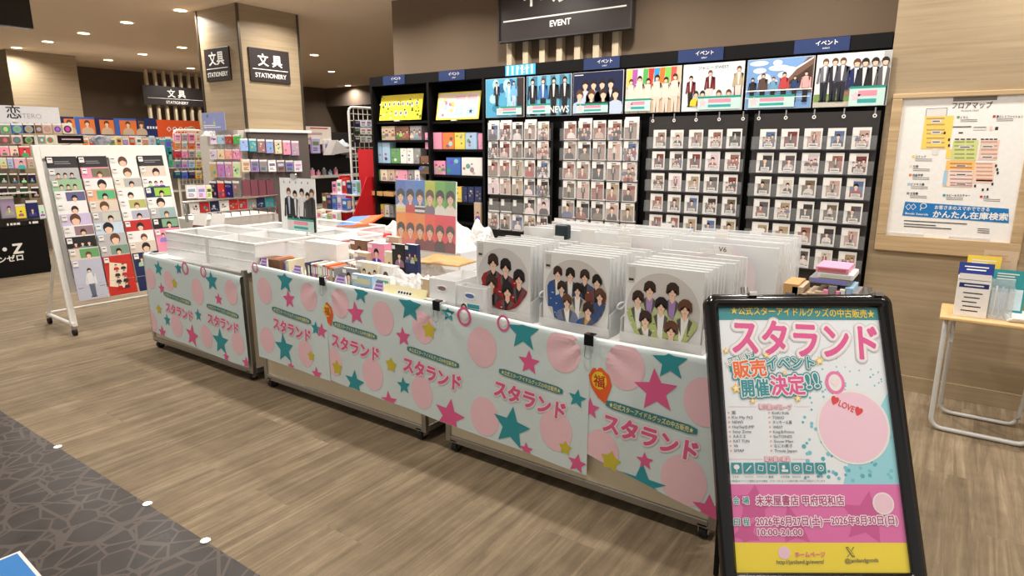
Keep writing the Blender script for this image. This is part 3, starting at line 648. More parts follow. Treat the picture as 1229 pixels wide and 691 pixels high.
stand_goods([(449, 455, 244, 5, 'white', 'bust', 'white pack, first,'), (455.5, 461, 245, 5, 'yellow', 'bust', 'yellow pack, second,'), (461.5, 467, 246, 5, 'white', 'bust', 'white pack, third,'), (467.5, 472, 247, 5, 'grey', 'bust', 'grey pack, fourth,')], b1, Yf, 'toy_pack', 'package', 'on the left bay\'s lowest visible shelf', 'packs on the low shelf of the left bay')
for k, (x0, x1) in enumerate(((446, 459), (461, 472))):
    a0, a1 = ony(x0, 232, 4.66).x, ony(x1, 232, 4.66).x; z = b1[4]; m = MB(); q = FY((a0, 4.655, z))
    m.fbox(q, 0, a1 - a0, .0, .045, -.012, 0, KRAFT); m.fbox(q, 0, a1 - a0, 0, .012, -.14, -.012, KRAFT); m.fbox(q, 0, .008, 0, .045, -.14, -.012, KRAFT); m.fbox(q, a1 - a0 - .008, a1 - a0, 0, .045, -.14, -.012, KRAFT); m.fbox(q, 0, a1 - a0, 0, .045, -.152, -.14, KRAFT)
    tag(m.build('card_tray'), 'open brown card tray on the left bay, %s of two' % ('left' if k == 0 else 'right'), 'tray', 'brown trays on the left bay')
stand_goods([(510, 530.5, 159, 1, 'pink', 'shapes', 'pink cartoonless patterned box, leftmost,'.replace('cartoonless ', '')), (531, 545, 159, 1, 'orange', 'shapes', 'orange patterned box,'), (545.5, 558, 159, 1, 'yellow', 'shapes', 'yellow patterned box,'), (558.5, 572, 159, 1, 'pale blue', 'shapes', 'pale blue patterned box,'), (574, 580, 160, 1, 'pink', 'shapes', 'narrow pink box at the right end,')], b2, Yf, 'toy_box', 'box', 'on the second bay\'s upper shelf', 'pink boxes on the second bay')
stand_goods([(503, 516, 187, 2, 'brown', 'group', 'brownish box at the left end,'), (517, 534.5, 193, 2, 'pink', 'group', 'pink box, second,'), (535.5, 553, 189, 2, 'blue', 'shapes', 'blue patterned box, third,'), (554, 579, 189, 2, 'white', 'shapes', 'white patterned box at the right end,')], b2, Yf, 'toy_box', 'box', 'on the second bay\'s middle shelf', 'boxes on the middle shelf of the second bay')
stand_goods([(547, 554, 224, 3, 'yellow', 'shapes', 'yellow green pack,'), (554.5, 561, 224, 3, 'navy', 'shapes', 'navy pack, first of three,'), (561.5, 569, 224, 3, 'navy', 'shapes', 'navy pack, second of three,'), (569.5, 578, 224, 3, 'navy', 'shapes', 'navy pack, third of three,')], b2, Yf, 'toy_pack', 'package', 'on the second bay\'s lower shelf', 'navy packs on the second bay')
m = MB(); a0, a1 = ony(569, 250, 4.66).x, ony(577, 250, 4.66).x; q = FY((a0, 4.66, b2[4])); m.fbox(q, 0, a1 - a0, 0, .2, -.02, 0, cm('beige')); cover(m, q.at(.003, .003, .001), a1 - a0 - .006, .194, 0, cm('beige'), 'bust')
tag(m.build('toy_pack'), 'narrow tall photo pack standing alone low in the second bay', 'package')
# yellow picture boards on top
def tilt_board(x0, y0, x1, y1, z, label, pink):
    a0, a1 = ony(x0, y1, 4.68).x, ony(x1, y1, 4.68).x; h = ony((x0 + x1) / 2, y0, 4.72).z - z - .012; q = F((a0, 4.68, z + .012), (1, 0, 0), (0, .2, 1)); w = a1 - a0
    E = empty('display_board', (a0 + w / 2, 4.7, z), label, 'display board')
    m = MB(); m.fbox(q, 0, w, 0, h, -.006, 0, mat((236, 216, 60), .4))
    if pink:
        m.rect(q, .012, w - .012, .012, h - .012, .001, mat((240, 222, 200), .4))
        for k in range(12): m.ell(q, R.uniform(.03, w * .4), R.uniform(.03, h - .03), .016, .014, .0015 + k * .00005, mat(R.choice([(240, 210, 70), (230, 120, 160), (150, 190, 230)]), .4), 10)
        for k in range(2): m.rect(q, w * (.44 + .27 * k), w * (.64 + .27 * k), h * .14, h * .42, .0015, mat((170, 200, 230), .4)); m.rect(q, w * (.44 + .27 * k), w * (.66 + .27 * k), h * .55, h * .85, .0015, mat((240, 190, 200), .4)); m.star(q, w * (.54 + .27 * k), h * .28, .025, .002, DSUIT if k else WHITE)
    else:
        for k in range(40):
            a, b = R.uniform(0, w), R.uniform(0, h); m.ell(q, a, b, R.uniform(.006, .018), R.uniform(.006, .014), .001 + k * .00002, mat(R.choice([(60, 110, 40), (240, 240, 230), (250, 220, 70), (220, 190, 40), (40, 60, 30)]), .4), 8)
        for k in range(8): m.ell(q, w * (.12 + .108 * k), h * .63 + R.uniform(-.006, .006), .018, .024, .0025, WHITE, 10); m.rect(q, w * (.12 + .108 * k) - .009, w * (.12 + .108 * k) + .009, h * .58, h * .69, .003, DGREY if k % 2 else mat((60, 90, 60), .4))
        for k in range(3): m.ell(q, w * (.4 + .12 * k), h * .27, .02, .026, .0025, WHITE, 10); m.rect(q, w * (.4 + .12 * k) - .009, w * (.4 + .12 * k) + .009, h * .22, h * .33, .003, DGREY)
    m.build('picture_face', E)
    m = MB(); m.box(a0 + w * .4, a0 + w * .5, 4.66, 4.75, z, z + .012, WHITE); m.build('easel_foot', E)
tilt_board(455, 113, 505, 143, b1[0], 'bright yellow leafy picture board leaning on the left bay\'s top shelf', 0)
tilt_board(523, 109.5, 574, 140.5, b2[0], 'yellow edged pink picture board leaning on the second bay\'s top shelf', 1)
# ================================================================== RIGHT: floor map, folding table
def mappx(x, y): return ony(x, y, 4.62)
q = FY((0, 4.63, 0))
A0, A1, B0, B1 = -.40, .335, .905, 1.86
E = empty('map_frame', (0, 4.63, B0), 'pale wooden framed floor map hung on the wood wall', 'notice board')
m = MB()
fw = .055
q1 = FY((0, 4.65, 0))
PW2 = wood_mat('frame_oak', (170, 144, 108), (200, 174, 136))
for a0, a1, b0, b1 in ((A0, A1, B0, B0 + .10), (A0, A1, B1 - .03, B1), (A0, A0 + fw, B0 + .10, B1 - .03), (A1 - fw, A1, B0 + .10, B1 - .03)): m.fbox(q1, a0, a1, b0, b1, .0, .03, PW2, .004)
m.build('wood_frame', E)
m = MB(); m.fbox(q1, A0 + fw, A1 - fw, B0 + .1, B1 - .03, .0, .014, WHITE); m.build('map_sheet', E)
s = FY((0, 4.65 - .0145, 0)); m = MB(); PR = mat((222, 220, 214), .4)
def R4(x0, y0, x1, y1, mt, d=.0003):
    a, b = s.uv((x0 + x1) / 2, y1); _, b1 = s.uv((x0 + x1) / 2, y0); a0, _ = s.uv(x0, (y0 + y1) / 2); a1, _ = s.uv(x1, (y0 + y1) / 2); m.rect(s, a0, a1, b, b1, d, mt)
def TX(t, x0, y0, x1, y1, h, mt=INK, bold=.01, d=.0012): m.textpx(s, t, (x0, y0), (x1, y1), h, d, mt, bold)
Z = lambda x, y: (1080 + x / 3.456, 100 + y / 3.456)
def RZ(x0, y0, x1, y1, mt, d=.0003): R4(*Z(x0, y0), *Z(x1, y1), mt, d)
RZ(222, 55, 404, 72, mat((120, 112, 104), .4))
TX('フロアマップ', *Z(215, 103), *Z(382, 100), 6.5)
TX('FLOOR MAP', *Z(255, 117), *Z(328, 115), 2, DGREY, .0)
PALEY = mat((238, 208, 100), .5); LG = mat((206, 212, 140), .5); TAN = mat((190, 150, 110), .5); LO = mat((240, 190, 110), .5); LPK = mat((232, 200, 184), .5); LBL = mat((160, 200, 226), .5)
RZ(108, 103, 196, 138, DGREY, .0003); RZ(110, 105, 194, 136, PR, .0005)
RZ(96, 136, 215, 272, PALEY, .0006); RZ(192, 272, 212, 312, PALEY, .0006); RZ(134, 270, 160, 296, PR, .0007)
for y in (143, 168, 190, 205, 224, 243, 262): RZ(110, y, 186, y + 6, TAN, .0009)
for y in (150, 196, 236): RZ(130, y, 172, y + 14, PR, .0011); RZ(136, y + 5, 166, y + 9, DGREY, .0013)
RZ(220, 178, 296, 182, DGREY, .0009); RZ(305, 178, 360, 194, PR, .0007); RZ(306, 181, 358, 184, INK, .0009); RZ(244, 202, 262, 208, INK); RZ(372, 178, 384, 196, LPK); RZ(395, 180, 408, 194, DGREY)
RZ(216, 236, 322, 318, LG, .0005); RZ(330, 236, 408, 318, LPK, .0005)
for k in range(4): RZ(228 + 24 * k, 229, 246 + 24 * k, 234, INK, .0009); RZ(336 + 18 * k, 229, 350 + 18 * k, 234, INK, .0009)
for y in (240, 256, 272, 290, 306): RZ(226, y, 268, y + 6, mat((150, 160, 90), .5), .0009); RZ(276, y, 308, y + 6, mat((150, 160, 90), .5), .0009); RZ(336, y, 404, y + 6, mat((196, 156, 140), .5), .0009)
RZ(186, 320, 306, 430, LO, .0005); RZ(180, 362, 196, 424, LBL, .0006); RZ(198, 358, 300, 428, mat((236, 216, 200), .5), .0007); RZ(308, 328, 392, 414, mat((236, 206, 188), .5), .0005)
for y in (330, 346, 362, 378, 394, 410, 420): RZ(208, y, 300, y + 6, mat((190, 130, 80), .5) if y < 355 else mat((180, 140, 150), .5), .0009); RZ(316, min(y, 400), 384, min(y, 400) + 6, mat((206, 156, 130), .5), .0009)
for y in (338, 374, 414): RZ(230, y, 278, y + 8, PR, .0012); RZ(236, y + 2, 272, y + 6, DGREY, .0014)
for x, y in ((244, 258), (338, 256), (336, 300)): RZ(x, y, x + 52, y + 12, PR, .0012); RZ(x + 6, y + 4, x + 46, y + 8, DGREY, .0014)
for x, y in ((182, 200), (200, 228), (200, 252), (395, 336), (400, 352), (402, 366), (308, 420), (340, 436), (360, 434), (380, 412)): RZ(x, y, x + 8, y + 11, INK, .0014)
for x, y, c, t in ((237, 140, 'green', 'くらし'), (386, 137, 'red', '暮らしとファッション'), (50, 303, 'yellow', 'コミック'), (40, 344, 'cream', '文庫'), (38, 380, 'orange', '児童学参'), (32, 418, 'pale blue', 'ビジネス書'), (28, 456, 'grey', '文芸書'), (178, 464, 'teal', 'ホビー＆カルチャー'), (332, 470, 'red', '文具')):
    RZ(x, y - 5, x + 11, y + 5, cm(c), .0006); n = len(t); TX(t, *Z(x + 14, y + 5), *Z(x + 14 + n * 11, y + 5), 2.6, INK, .02)
    for k in range(2): RZ(x + 14, y + 10 + 7 * k, x + 14 + 70, y + 12 + 7 * k, DGREY, .0006)
SKB = mat((28, 118, 186), .4)
pts = [s.uv(*Z(*p)) for p in ((22, 490), (452, 520), (452, 580), (10, 548))]
m.p2(s, pts, .0006, SKB)
for t in ((28, 0), (48, 1)):
    a, b = s.uv(*Z(t[0] + 8, 512)); m.ring(s, a, b, .016, .02, .004, .0016, WHITE, 4 if t[1] == 0 else 4)
a, b = s.uv(*Z(98, 508)); m.ring(s, a, b, .017, .017, .004, .0016, WHITE, 18); a2, b2 = s.uv(*Z(82, 528)); m.p2(s, [(a - .012, b - .008), (a - .008, b - .012), (a2 + .004, b2), (a2, b2 + .004)], .0016, WHITE)
TX('Book Search', *Z(22, 542), *Z(116, 548), 2.6, WHITE, .02)
TX('お客さまのスマホでできる', *Z(144, 520), *Z(371, 530), 4, WHITE, .02)
TX('かんたん在庫検索！', *Z(136, 553), *Z(462, 567), 7, WHITE, .03)
for k, y in enumerate((574, 584, 596)): RZ(16, y, (280, 150, 215)[k], y + 4, DGREY, .0008)
for k in range(3): RZ(322, 602 + 8 * k, 372, 605 + 8 * k, DGREY, .0008)
m.build('printed_map', E)
for a in (A0 + fw + .0, A0 + fw + .33):
    m = MB(); m.fbox(s, a + .0, a + .2, B0 + .09, B0 + .115, .0, .006, clearmat((230, 230, 230), .4, .2, 'acrylic')); m.build('corner_holder', E)
# folding table
zt = .655; p = onz(1128, 379, zt); x0 = p.x; y0 = p.y; x1 = x0 + .72; y1 = y0 + .36
E = empty('folding_table', ((x0 + x1) / 2, (y0 + y1) / 2, 0), 'small folding table with beech top and grey tube legs by wood wall', 'table')
m = MB(); m.box(x0, x1, y0, y1, zt - .02, zt, TOPWOOD, .006); m.build('table_top', E)
def uframe(xa, xb, yt, yb, r):
    pts = [(xa, yt, zt - .022), (xa, yt + (yb - yt) * .12, zt * .86), (xa, yb, .07)]
    for k in range(1, 6): t = k / 6 * math.pi / 2; pts.append((xa + .055 * (1 - math.cos(t)), yb, .07 - .055 * math.sin(t)))
    L = list(pts) + [(xa + .06, yb, .0145)]
    Rr = [(xb + xa - a, b, c) for a, b, c in L]
    return L + Rr[::-1]
lf = onz(1112, 513, 0)
m = MB(); m.tube(uframe(x0 + .03, x0 + .47, y0 + .05, lf.y, .013), .013, mat((206, 206, 204), .35, .1), 10); m.build('leg_frame', E, smooth=True)
m = MB(); m.tube(uframe(x0 + .065, x0 + .435, y0 + .03, y1 - .05, .011), .011, mat((206, 206, 204), .35, .1), 10); m.build('leg_frame', E, smooth=True)
m = MB(); m.box(x0 + .055, x0 + .075, y0 + .06, y0 + .12, zt - .15, zt - .05, mat((190, 190, 188), .4)); m.build('hinge_bracket', E)
m = MB()
pa = onz(1146, 388, zt)
for k in range(5): q = FZ((x0 + .29 + .006 * k, y0 + .06 - .003 * k, zt + .003 + k * .0045), .05 + .04 * (k % 3)); m.fbox(q, 0, .4, 0, .22, 0, .0035, PAPER)
tag(m.build('paper_stack'), 'loose stack of white leaflets on the right of the folding table', 'papers')
# suggestion box and leaflets
bx = onz(1140, 380, zt); X, Y = bx.x + .012, y0 + .06
E = empty('leaflet_box', (X + .085, Y + .07, zt), 'white card leaflet box with navy header standing on folding table', 'leaflet holder')
q = FY((X, Y, zt)); w = .145; m = MB(); m.fbox(q, 0, w, 0, .205, -.12, 0, WHITE, .002); m.p2(q, [(0, .2), (w, .2), (w - .004, .235), (.004, .235)], .0, WHITE); m.build('box_body', E)
m = MB(); f = F(q.pt(0, .225, -.03), (1, 0, 0), (0, .25, 1)); m.fbox(f, -.004, w + .004, 0, .065, -.003, 0, mat((30, 52, 130), .4)); m.rect(f, .02, w - .02, .04, .046, .001, WHITE); m.rect(f, .03, w - .03, .024, .031, .001, WHITE); m.build('header_card', E)
m = MB(); m.rect(q, .008, w - .008, .16, .185, .001, mat((40, 52, 110), .4)); m.rect(q, .03, w - .03, .169, .176, .0015, WHITE)
for k in range(5): m.rect(q, .03 + .006 * (k % 2), w - .03 - .01 * (k % 3), .128 - .024 * k, .134 - .024 * k, .001, DGREY)
m.build('front_print', E)
m = MB(); m.fbox(q, .01, w - .01, .19, .228, -.02, -.012, PAPER); m.build('paper_slips', E)
for k, (dx, h, c, l) in enumerate(((.10, .34, 'beige', 'tall tan leaflet, rearmost'), (.03, .31, 'yellow', 'pale yellow leaflet behind the navy header'), (.15, .25, 'teal', 'teal and white leaflet leaning right'))):
    m = MB(); f = F((X + dx, Y + .2 - .035 * k, zt), (1, 0, 0), (0, .06, 1)); m.fbox(f, 0, .15, 0, h, -.004, 0, cm(c)); m.rect(f, .01, .14, h * .15, h * .6, .001, (PAPER, mat((240, 220, 150), .5), mat((210, 232, 238), .5))[k]); bars(m, f, .02, .13, h * .93, 3, .001, WHITE if k else KRAFT, .006, .014)
    tag(m.build('leaflet'), l + ' in the holder on the folding table', 'leaflet', 'leaflets standing on the folding table')
m = MB(); f = FY((X + .15, Y + .02, zt)); AC = clearmat((225, 232, 236), .3, .1, 'acrylic2')
m.fbox(f, 0, .1, 0, .004, -.1, 0, AC); m.fbox(f, 0, .1, 0, .15, -.003, 0, AC); m.fbox(f, 0, .1, 0, .2, -.1, -.097, AC); m.fbox(f, 0, .003, 0, .17, -.1, 0, AC); m.fbox(f, .097, .1, 0, .17, -.1, 0, AC)
tag(m.build('acrylic_holder'), 'clear acrylic pocket beside the white leaflet box', 'holder')
for k in range(3):
    m = MB(); m.tube([(X + .17 + .025 * k, Y + .06, zt + .01), (X + .175 + .027 * k, Y + .09, zt + .17)], .004, (WHITE, mat((170, 190, 210), .4), CHROME)[k], 8)
    tag(m.build('pen'), '%s pen leaning in the clear acrylic pocket' % ('white', 'pale blue', 'metal')[k], 'pen', 'pens in the acrylic pocket')
# ================================================================== DISPLAY WAGONS
YF = 2.30; ZT = .765
def caster(x, y, t, flip=1):
    m = MB(); m.box(x - .022, x + .022, y - .03, y + .03, .062, .069, CHROME)
    for s in (-1, 1): m.box(x + s * .02 - .002, x + s * .02 + .002, y - .018, y + .022, .025, .063, CHROME)
    c = m.build('caster', t)
    m = MB(); m.cyl((x - .014, y, .029), (x + .014, y, .029), .029, RUBBER, 20); m.build('wheel', c, smooth=False)
    m = MB(); m.cyl((x - .0175, y, .029), (x + .0175, y, .029), .011, CHROME, 12); m.build('hub', c)
def wagon(x0, x1, y0, y1, label, tray=True):
    E = empty('display_wagon', ((x0 + x1) / 2, (y0 + y1) / 2, 0), label, 'display wagon', None)
    z0 = .055
    m = MB(); m.box(x0 + .02, x1 - .02, y0 + .012, y0 + .022, z0 + .02, ZT - .05, CREAM); m.build('front_panel', E)
    for x in (x0 + .01, x1 - .02): m = MB(); m.box(x, x + .01, y0 + .02, y1 - .02, z0 + .02, ZT - .05, CREAM); m.build('side_panel', E)
    m = MB(); m.box(x0 + .02, x1 - .02, y1 - .022, y1 - .012, z0 + .02, ZT - .05, CREAM); m.build('rear_panel', E)
    for x in (x0, x1 - .03):
        for y in (y0, y1 - .03): m = MB(); m.box(x, x + .03, y, y + .03, z0, ZT, ALU, .004); m.build('post', E)
    m = MB()
    for z in (z0, ZT - .055):
        m.box(x0 + .03, x1 - .03, y0, y0 + .028, z, z + .035, ALU, .003); m.box(x0 + .03, x1 - .03, y1 - .028, y1, z, z + .035, ALU, .003)
        m.box(x0, x0 + .028, y0 + .03, y1 - .03, z, z + .035, ALU, .003); m.box(x1 - .028, x1, y0 + .03, y1 - .03, z, z + .035, ALU, .003)
    m.build('rail', E)
    m = MB(); m.box(x0 + .02, x1 - .02, y0 + .02, y1 - .02, ZT - .05, ZT - .035, WHITE); m.box(x0 + .03, x1 - .03, y0 + .03, y1 - .03, z0 + .0, z0 + .015, DGREY); m.build('tray_floor', E)
    for x in (x0 + .05, x1 - .05):
        for y in (y0 + .03, y1 - .06): caster(x, y, E)
    return E
ZF = ZT - .034          # goods stand on the tray floor
W1 = (-5.06, -3.73); W2 = (-3.60, -2.17); W3 = (-2.03, -.625)
wagon(*W1, YF, 2.93, 'low display wagon on casters at the far left, under the frosted trays')
wagon(*W2, YF, 2.93, 'middle display wagon on casters, crowded with discs and bags')
wagon(*W3, YF, 2.93, 'nearest display wagon on casters, carrying the round picture fans')
wagon(-5.0, -3.72, 2.99, 3.6, 'rear display wagon behind the frosted trays')
wagon(-3.62, -2.17, 2.99, 3.6, 'rear display wagon carrying the tall photo magazine')
wagon(-1.98, -.27, 2.99, 3.6, 'rear display wagon behind the picture fans, carrying books')
# ------------------------------------------------------------------ printed cloth banners
YB = 2.285
class Cloth(F):
    """cloth hanging in soft folds; gathers = (x, z) of the clips that pinch it"""
    def __init__(s, xs, pins, amp=.0035, wrap=None):
        F.__init__(s, (0, YB, 0), (1, 0, 0), (0, 0, 1)); s.pins = pins; s.amp = amp; s.ph = xs * 3.1; s.wrap = wrap
    def pt(s, a, b, d=0.0):
        y = s.amp * (math.sin(a * 9 + s.ph + b * 3) + .6 * math.sin(a * 17 - b * 5 + s.ph)) * min(1, max(.2, (.8 - b) * 3))
        for (px, pz) in s.pins:
            dx, dz = a - px, b - pz; r = math.hypot(dx, dz)
            if r < .45: y += .006 * math.sin(math.atan2(dz, dx) * 11) * math.exp(-r * 7) * min(1, r * 14)
        x = a; yy = YB - .008 + y - d
        if s.wrap and a < s.wrap + .11:
            t = min(1.0, (s.wrap + .11 - a) / .11) * math.pi / 2; x = s.wrap + .05 + .07 * (1 - math.sin(t)) - .0; yy += .07 * (1 - math.cos(t))
        return V((x, yy, b))
def top_edge(a, pts):
    for (x0, z0), (x1, z1) in zip(pts, pts[1:]):
        if a <= x1: return z0 + (z1 - z0) * max(0, (a - x0)) / (x1 - x0)
    return pts[-1][1]
CLOTHM = mat((212, 226, 226), .7, var=.02, bump=.08, scale=60)
def px2(p): r = ony(p[0], p[1], YB - .01); return r.x, r.z
FUR = 'スタランド'
def banner(x0, x1, zb, zt, pins, label, logos, tags, items, wrap=None, seed=0):
    za, zc = zb; zb = lambda a: za + (zc - za) * (a - x0) / (x1 - x0)
    c = Cloth(seed, [px2(p) for p in pins], wrap=wrap)
    E = empty('printed_banner', ((x0 + x1) / 2, YB, min(za, zc)), label, 'banner', 'printed cloth banners clipped along the wagons')
    m = MB(); nx, nz = max(8, int((x1 - x0) / .02)), 28; vs = []
    for j in range(nz + 1):
        for i in range(nx + 1):
            a = x0 + (x1 - x0) * i / nx; z1 = top_edge(a, zt); zbb = zb(a); vs.append(c.pt(a, zbb + (z1 - zbb) * j / nz))
    fs = [(j * (nx + 1) + i, j * (nx + 1) + i + 1, (j + 1) * (nx + 1) + i + 1, (j + 1) * (nx + 1) + i) for j in range(nz) for i in range(nx)]
    # fold over the tray edge
    b0 = len(vs)
    for i in range(nx + 1): p = vs[nz * (nx + 1) + i]; vs.append(V((p.x, p.y + .012, p.z + .006)))
    for i in range(nx + 1): p = vs[nz * (nx + 1) + i]; vs.append(V((p.x, p.y + .035, p.z + .0)))
    for k in range(2):
        for i in range(nx): r0 = nz * (nx + 1) if k == 0 else b0; r1 = b0 + k * (nx + 1); fs.append((r0 + i, r0 + i + 1, r1 + i + 1, r1 + i))
    m.add(vs, fs, CLOTHM); m.build('cloth', E, smooth=True)
    # printed pattern
    m = MB(); D = .0012
    def lim(a, z, r): return x0 + r * .3 < a < x1 - r * .3
    for (kind, p, r) in items:
        a, z = px2(p); zt_ = top_edge(a, zt)
        def clip(pts): return [(min(max(u, x0 + .001), x1 - .001), min(max(v, zb(u) + .002), zt_ - .001)) for u, v in pts]
        rot = (p[0] * 7 % 10 - 5) * .03
        if kind in ('P', 'T'):
            pts = []
            for i in range(10):
                rr = r if i % 2 == 0 else r * .45; t = rot + math.pi / 2 + i * math.pi / 5; pts.append((a + rr * math.cos(t), z + rr * math.sin(t)))
            m.fan(c, clip(pts), D + .0006, HOT if kind == 'P' else TEAL, 4)
        elif kind == 'B':
            pts = [(a + r * .86 * math.cos(i * math.pi / 12), z + r * math.sin(i * math.pi / 12)) for i in range(24)]
            m.fan(c, clip(pts), D, SOFTP, 5)
        elif kind == 'H':
            m.ring(c, a, z, r, r * 1.1, r * .3, D + .001, HOT, 24); m.heart(c, a, z, r * .55, D + .001, WHITE)
        elif kind == 'O':
            pts = [(a - r, z + r * .3), (a - r * .6, z + r * .9), (a + r * .1, z + r * 1.05), (a + r * .7, z + r * .6), (a + r * .95, z - r * .1), (a + r * .7, z - r * .9), (a + r * .5, z - r * 1.5), (a - r * .1, z - r * 1.2), (a - r * .7, z - r * .5)]
            m.fan(c, clip(pts), D + .0012, ORANGE, 3); m.ell(c, a - r * .05, z + r * .1, r * .6, r * .66, D + .0016, YEL, 18, 2); m.text(c, '福', a - r * .05, z - r * .3, r * .95, D + .002, RED, .02)
        elif kind == 'Y': m.star(c, a, z, r, D + .0008, mat((206, 190, 60), .6), rot, 3, .6)
    m.build('printed_motif', E)
    for (p, w) in logos:
        m = MB()
        a, z = px2(p); w *= 1.3
        m.text(c, FUR, a, z - w * .12, w * .235, D + .0007, mat((232, 200, 208), .6, var=.02), .125, width=w, ang=-.07); m.text(c, FUR, a, z - w * .12, w * .235, D + .001, WHITE, .095, width=w, ang=-.07); m.text(c, FUR, a, z - w * .12, w * .235, D + .0013, HOT, .048, width=w, ang=-.07)
        m.build('lettering', E)
    for (p, w) in tags:
        m = MB()
        a, z = px2(p); w *= 1.35; h = w * .095; n = 12; ang = -.07
        def rr(u, v): return (a + u * math.cos(ang) - v * math.sin(ang), z + u * math.sin(ang) + v * math.cos(ang))
        for i in range(n):
            u0 = -w / 2 + w * i / n; u1 = u0 + w / n; e0 = h / 2 * (.6 if i == 0 else 1); e1 = h / 2 * (.6 if i == n - 1 else 1); m.p2(c, [rr(u0, -e0), rr(u1, -e1), rr(u1, e1), rr(u0, e0)], D + .0014, TAGG)
        m.text(c, '★公式スターアイドルグッズの中古販売★', a, z - h * .28, h * .72, D + .0017, mat((238, 226, 150), .6), .015, width=w * .92, ang=ang)
        m.build('tag_strip', E)
    return c
def zline(*ps): return [px2(p) for p in ps]
bn1 = banner(-5.10, -3.74, (.15, .105), [(-5.2, .755), (-3.73, .72)], [(298, 338)], 'printed pink and teal cloth banner around the far left wagon', [((214, 372), .27), ((267, 386), .27)], [((212, 358), .27), ((267, 373), .27)],
    [('T', (190, 322), .06), ('T', (214, 322), .05), ('T', (254, 337), .075), ('T', (201, 384), .05), ('T', (265, 410), .10), ('T', (238, 378), .05), ('P', (194, 346), .045), ('P', (262, 359), .045), ('P', (195, 399), .06), ('P', (230, 403), .09), ('P', (272, 428), .04), ('P', (295, 436), .05),
     ('B', (181, 334), .08), ('B', (202, 337), .075), ('B', (237, 350), .095), ('B', (277, 351), .085), ('B', (182, 385), .09), ('B', (212, 391), .085), ('B', (248, 404), .085), ('B', (285, 412), .08), ('Y', (209, 340), .04), ('H', (222, 322), .042), ('H', (244, 326), .036), ('Y', (191, 371), .04)], wrap=-5.10, seed=1)
bn2 = banner(-3.60, -2.895, (.215, .20), zline((300, 318), (389, 338)), [(388, 337)], 'printed pink and teal cloth banner on the left half of the middle wagon', [((349, 393), .28)], [((349, 378), .28)],
    [('T', (342, 337), .08), ('T', (341, 418), .10), ('T', (379, 394), .045), ('P', (347, 359), .06), ('P', (386, 397), .05), ('P', (349, 440), .035), ('P', (381, 449), .05), ('B', (317, 349), .085), ('B', (370, 356), .085), ('B', (320, 408), .085), ('B', (367, 424), .085), ('Y', (374, 427), .035), ('H', (306, 321), .03)], seed=2)
bn3 = banner(-2.897, -1.19, (.205, .133), zline((387, 338), (460, 353), (525, 366), (600, 383), (711, 408)), [(388, 338), (525, 366), (709, 408)], 'long printed pink and teal cloth banner across the middle and nearest wagons', [((425, 414), .29), ((517, 445), .30), ((634, 476), .30)], [((425, 396), .26), ((519, 428), .26), ((636, 457), .26)],
    [('P', (427, 376), .07), ('P', (484, 404), .055), ('P', (467, 482), .065), ('P', (540, 499), .10), ('P', (635, 435), .06), ('P', (631, 540), .04), ('P', (693, 556), .05), ('T', (433, 352), .06), ('T', (492, 368), .085), ('T', (426, 459), .08), ('T', (484, 463), .05), ('T', (538, 376), .045), ('T', (628, 399), .09), ('T', (613, 513), .11), ('T', (693, 478), .045),
     ('B', (408, 364), .085), ('B', (459, 382), .095), ('B', (508, 393), .085), ('B', (401, 434), .085), ('B', (447, 449), .095), ('B', (506, 471), .09), ('B', (578, 417), .10), ('B', (676, 421), .10), ('B', (581, 500), .10), ('B', (667, 516), .10), ('Y', (515, 396), .05), ('Y', (405, 441), .05), ('Y', (679, 537), .035), ('Y', (469, 438), .045), ('O', (393, 374), .055), ('H', (557, 380), .043), ('H', (604, 388), .036)], seed=3)
bn4 = banner(-1.195, -.60, (.235, .118), zline((705, 407), (860, 434)), [(709, 408)], 'printed pink and teal cloth banner at the right end of the nearest wagon', [((778, 520), .31)], [((780, 500), .29)],
    [('P', (787, 469), .095), ('P', (708, 490), .05), ('P', (774, 553), .04), ('P', (851, 613), .07), ('T', (804, 435), .075), ('T', (771, 584), .11), ('B', (750, 440), .10), ('B', (846, 483), .10), ('B', (722, 540), .095), ('B', (820, 577), .11), ('Y', (733, 553), .05), ('O', (720, 458), .06)], seed=4)
# black binder clips on the banner edge
for px, py, l in ((388, 337, 'between the left and the long banner'), (525, 366, 'at the gap between middle and nearest wagon'), (708, 407, 'between the long and the right banner')):
    x, z = px2((px, py)); E = empty('binder_clip', (x, YB - .02, z - .02), 'black binder clip on the banner edge ' + l, 'clip', 'binder clips on the banner edge')
    m = MB(); q = FY((x, YB - .02, z)); m.fbox(q, -.022, .022, -.026, .022, -.004, .004, GLOSSB, .003); m.fbox(q, -.022, .022, .018, .024, -.03, .004, GLOSSB, .002); m.build('clip_body', E)
    m = MB(); m.tube([q.pt(-.012, -.026, .004), q.pt(-.016, -.075, .006), q.pt(0, -.085, .006), q.pt(.016, -.075, .006), q.pt(.012, -.026, .004)], .0016, CHROME, 6); m.build('wire_handle', E)
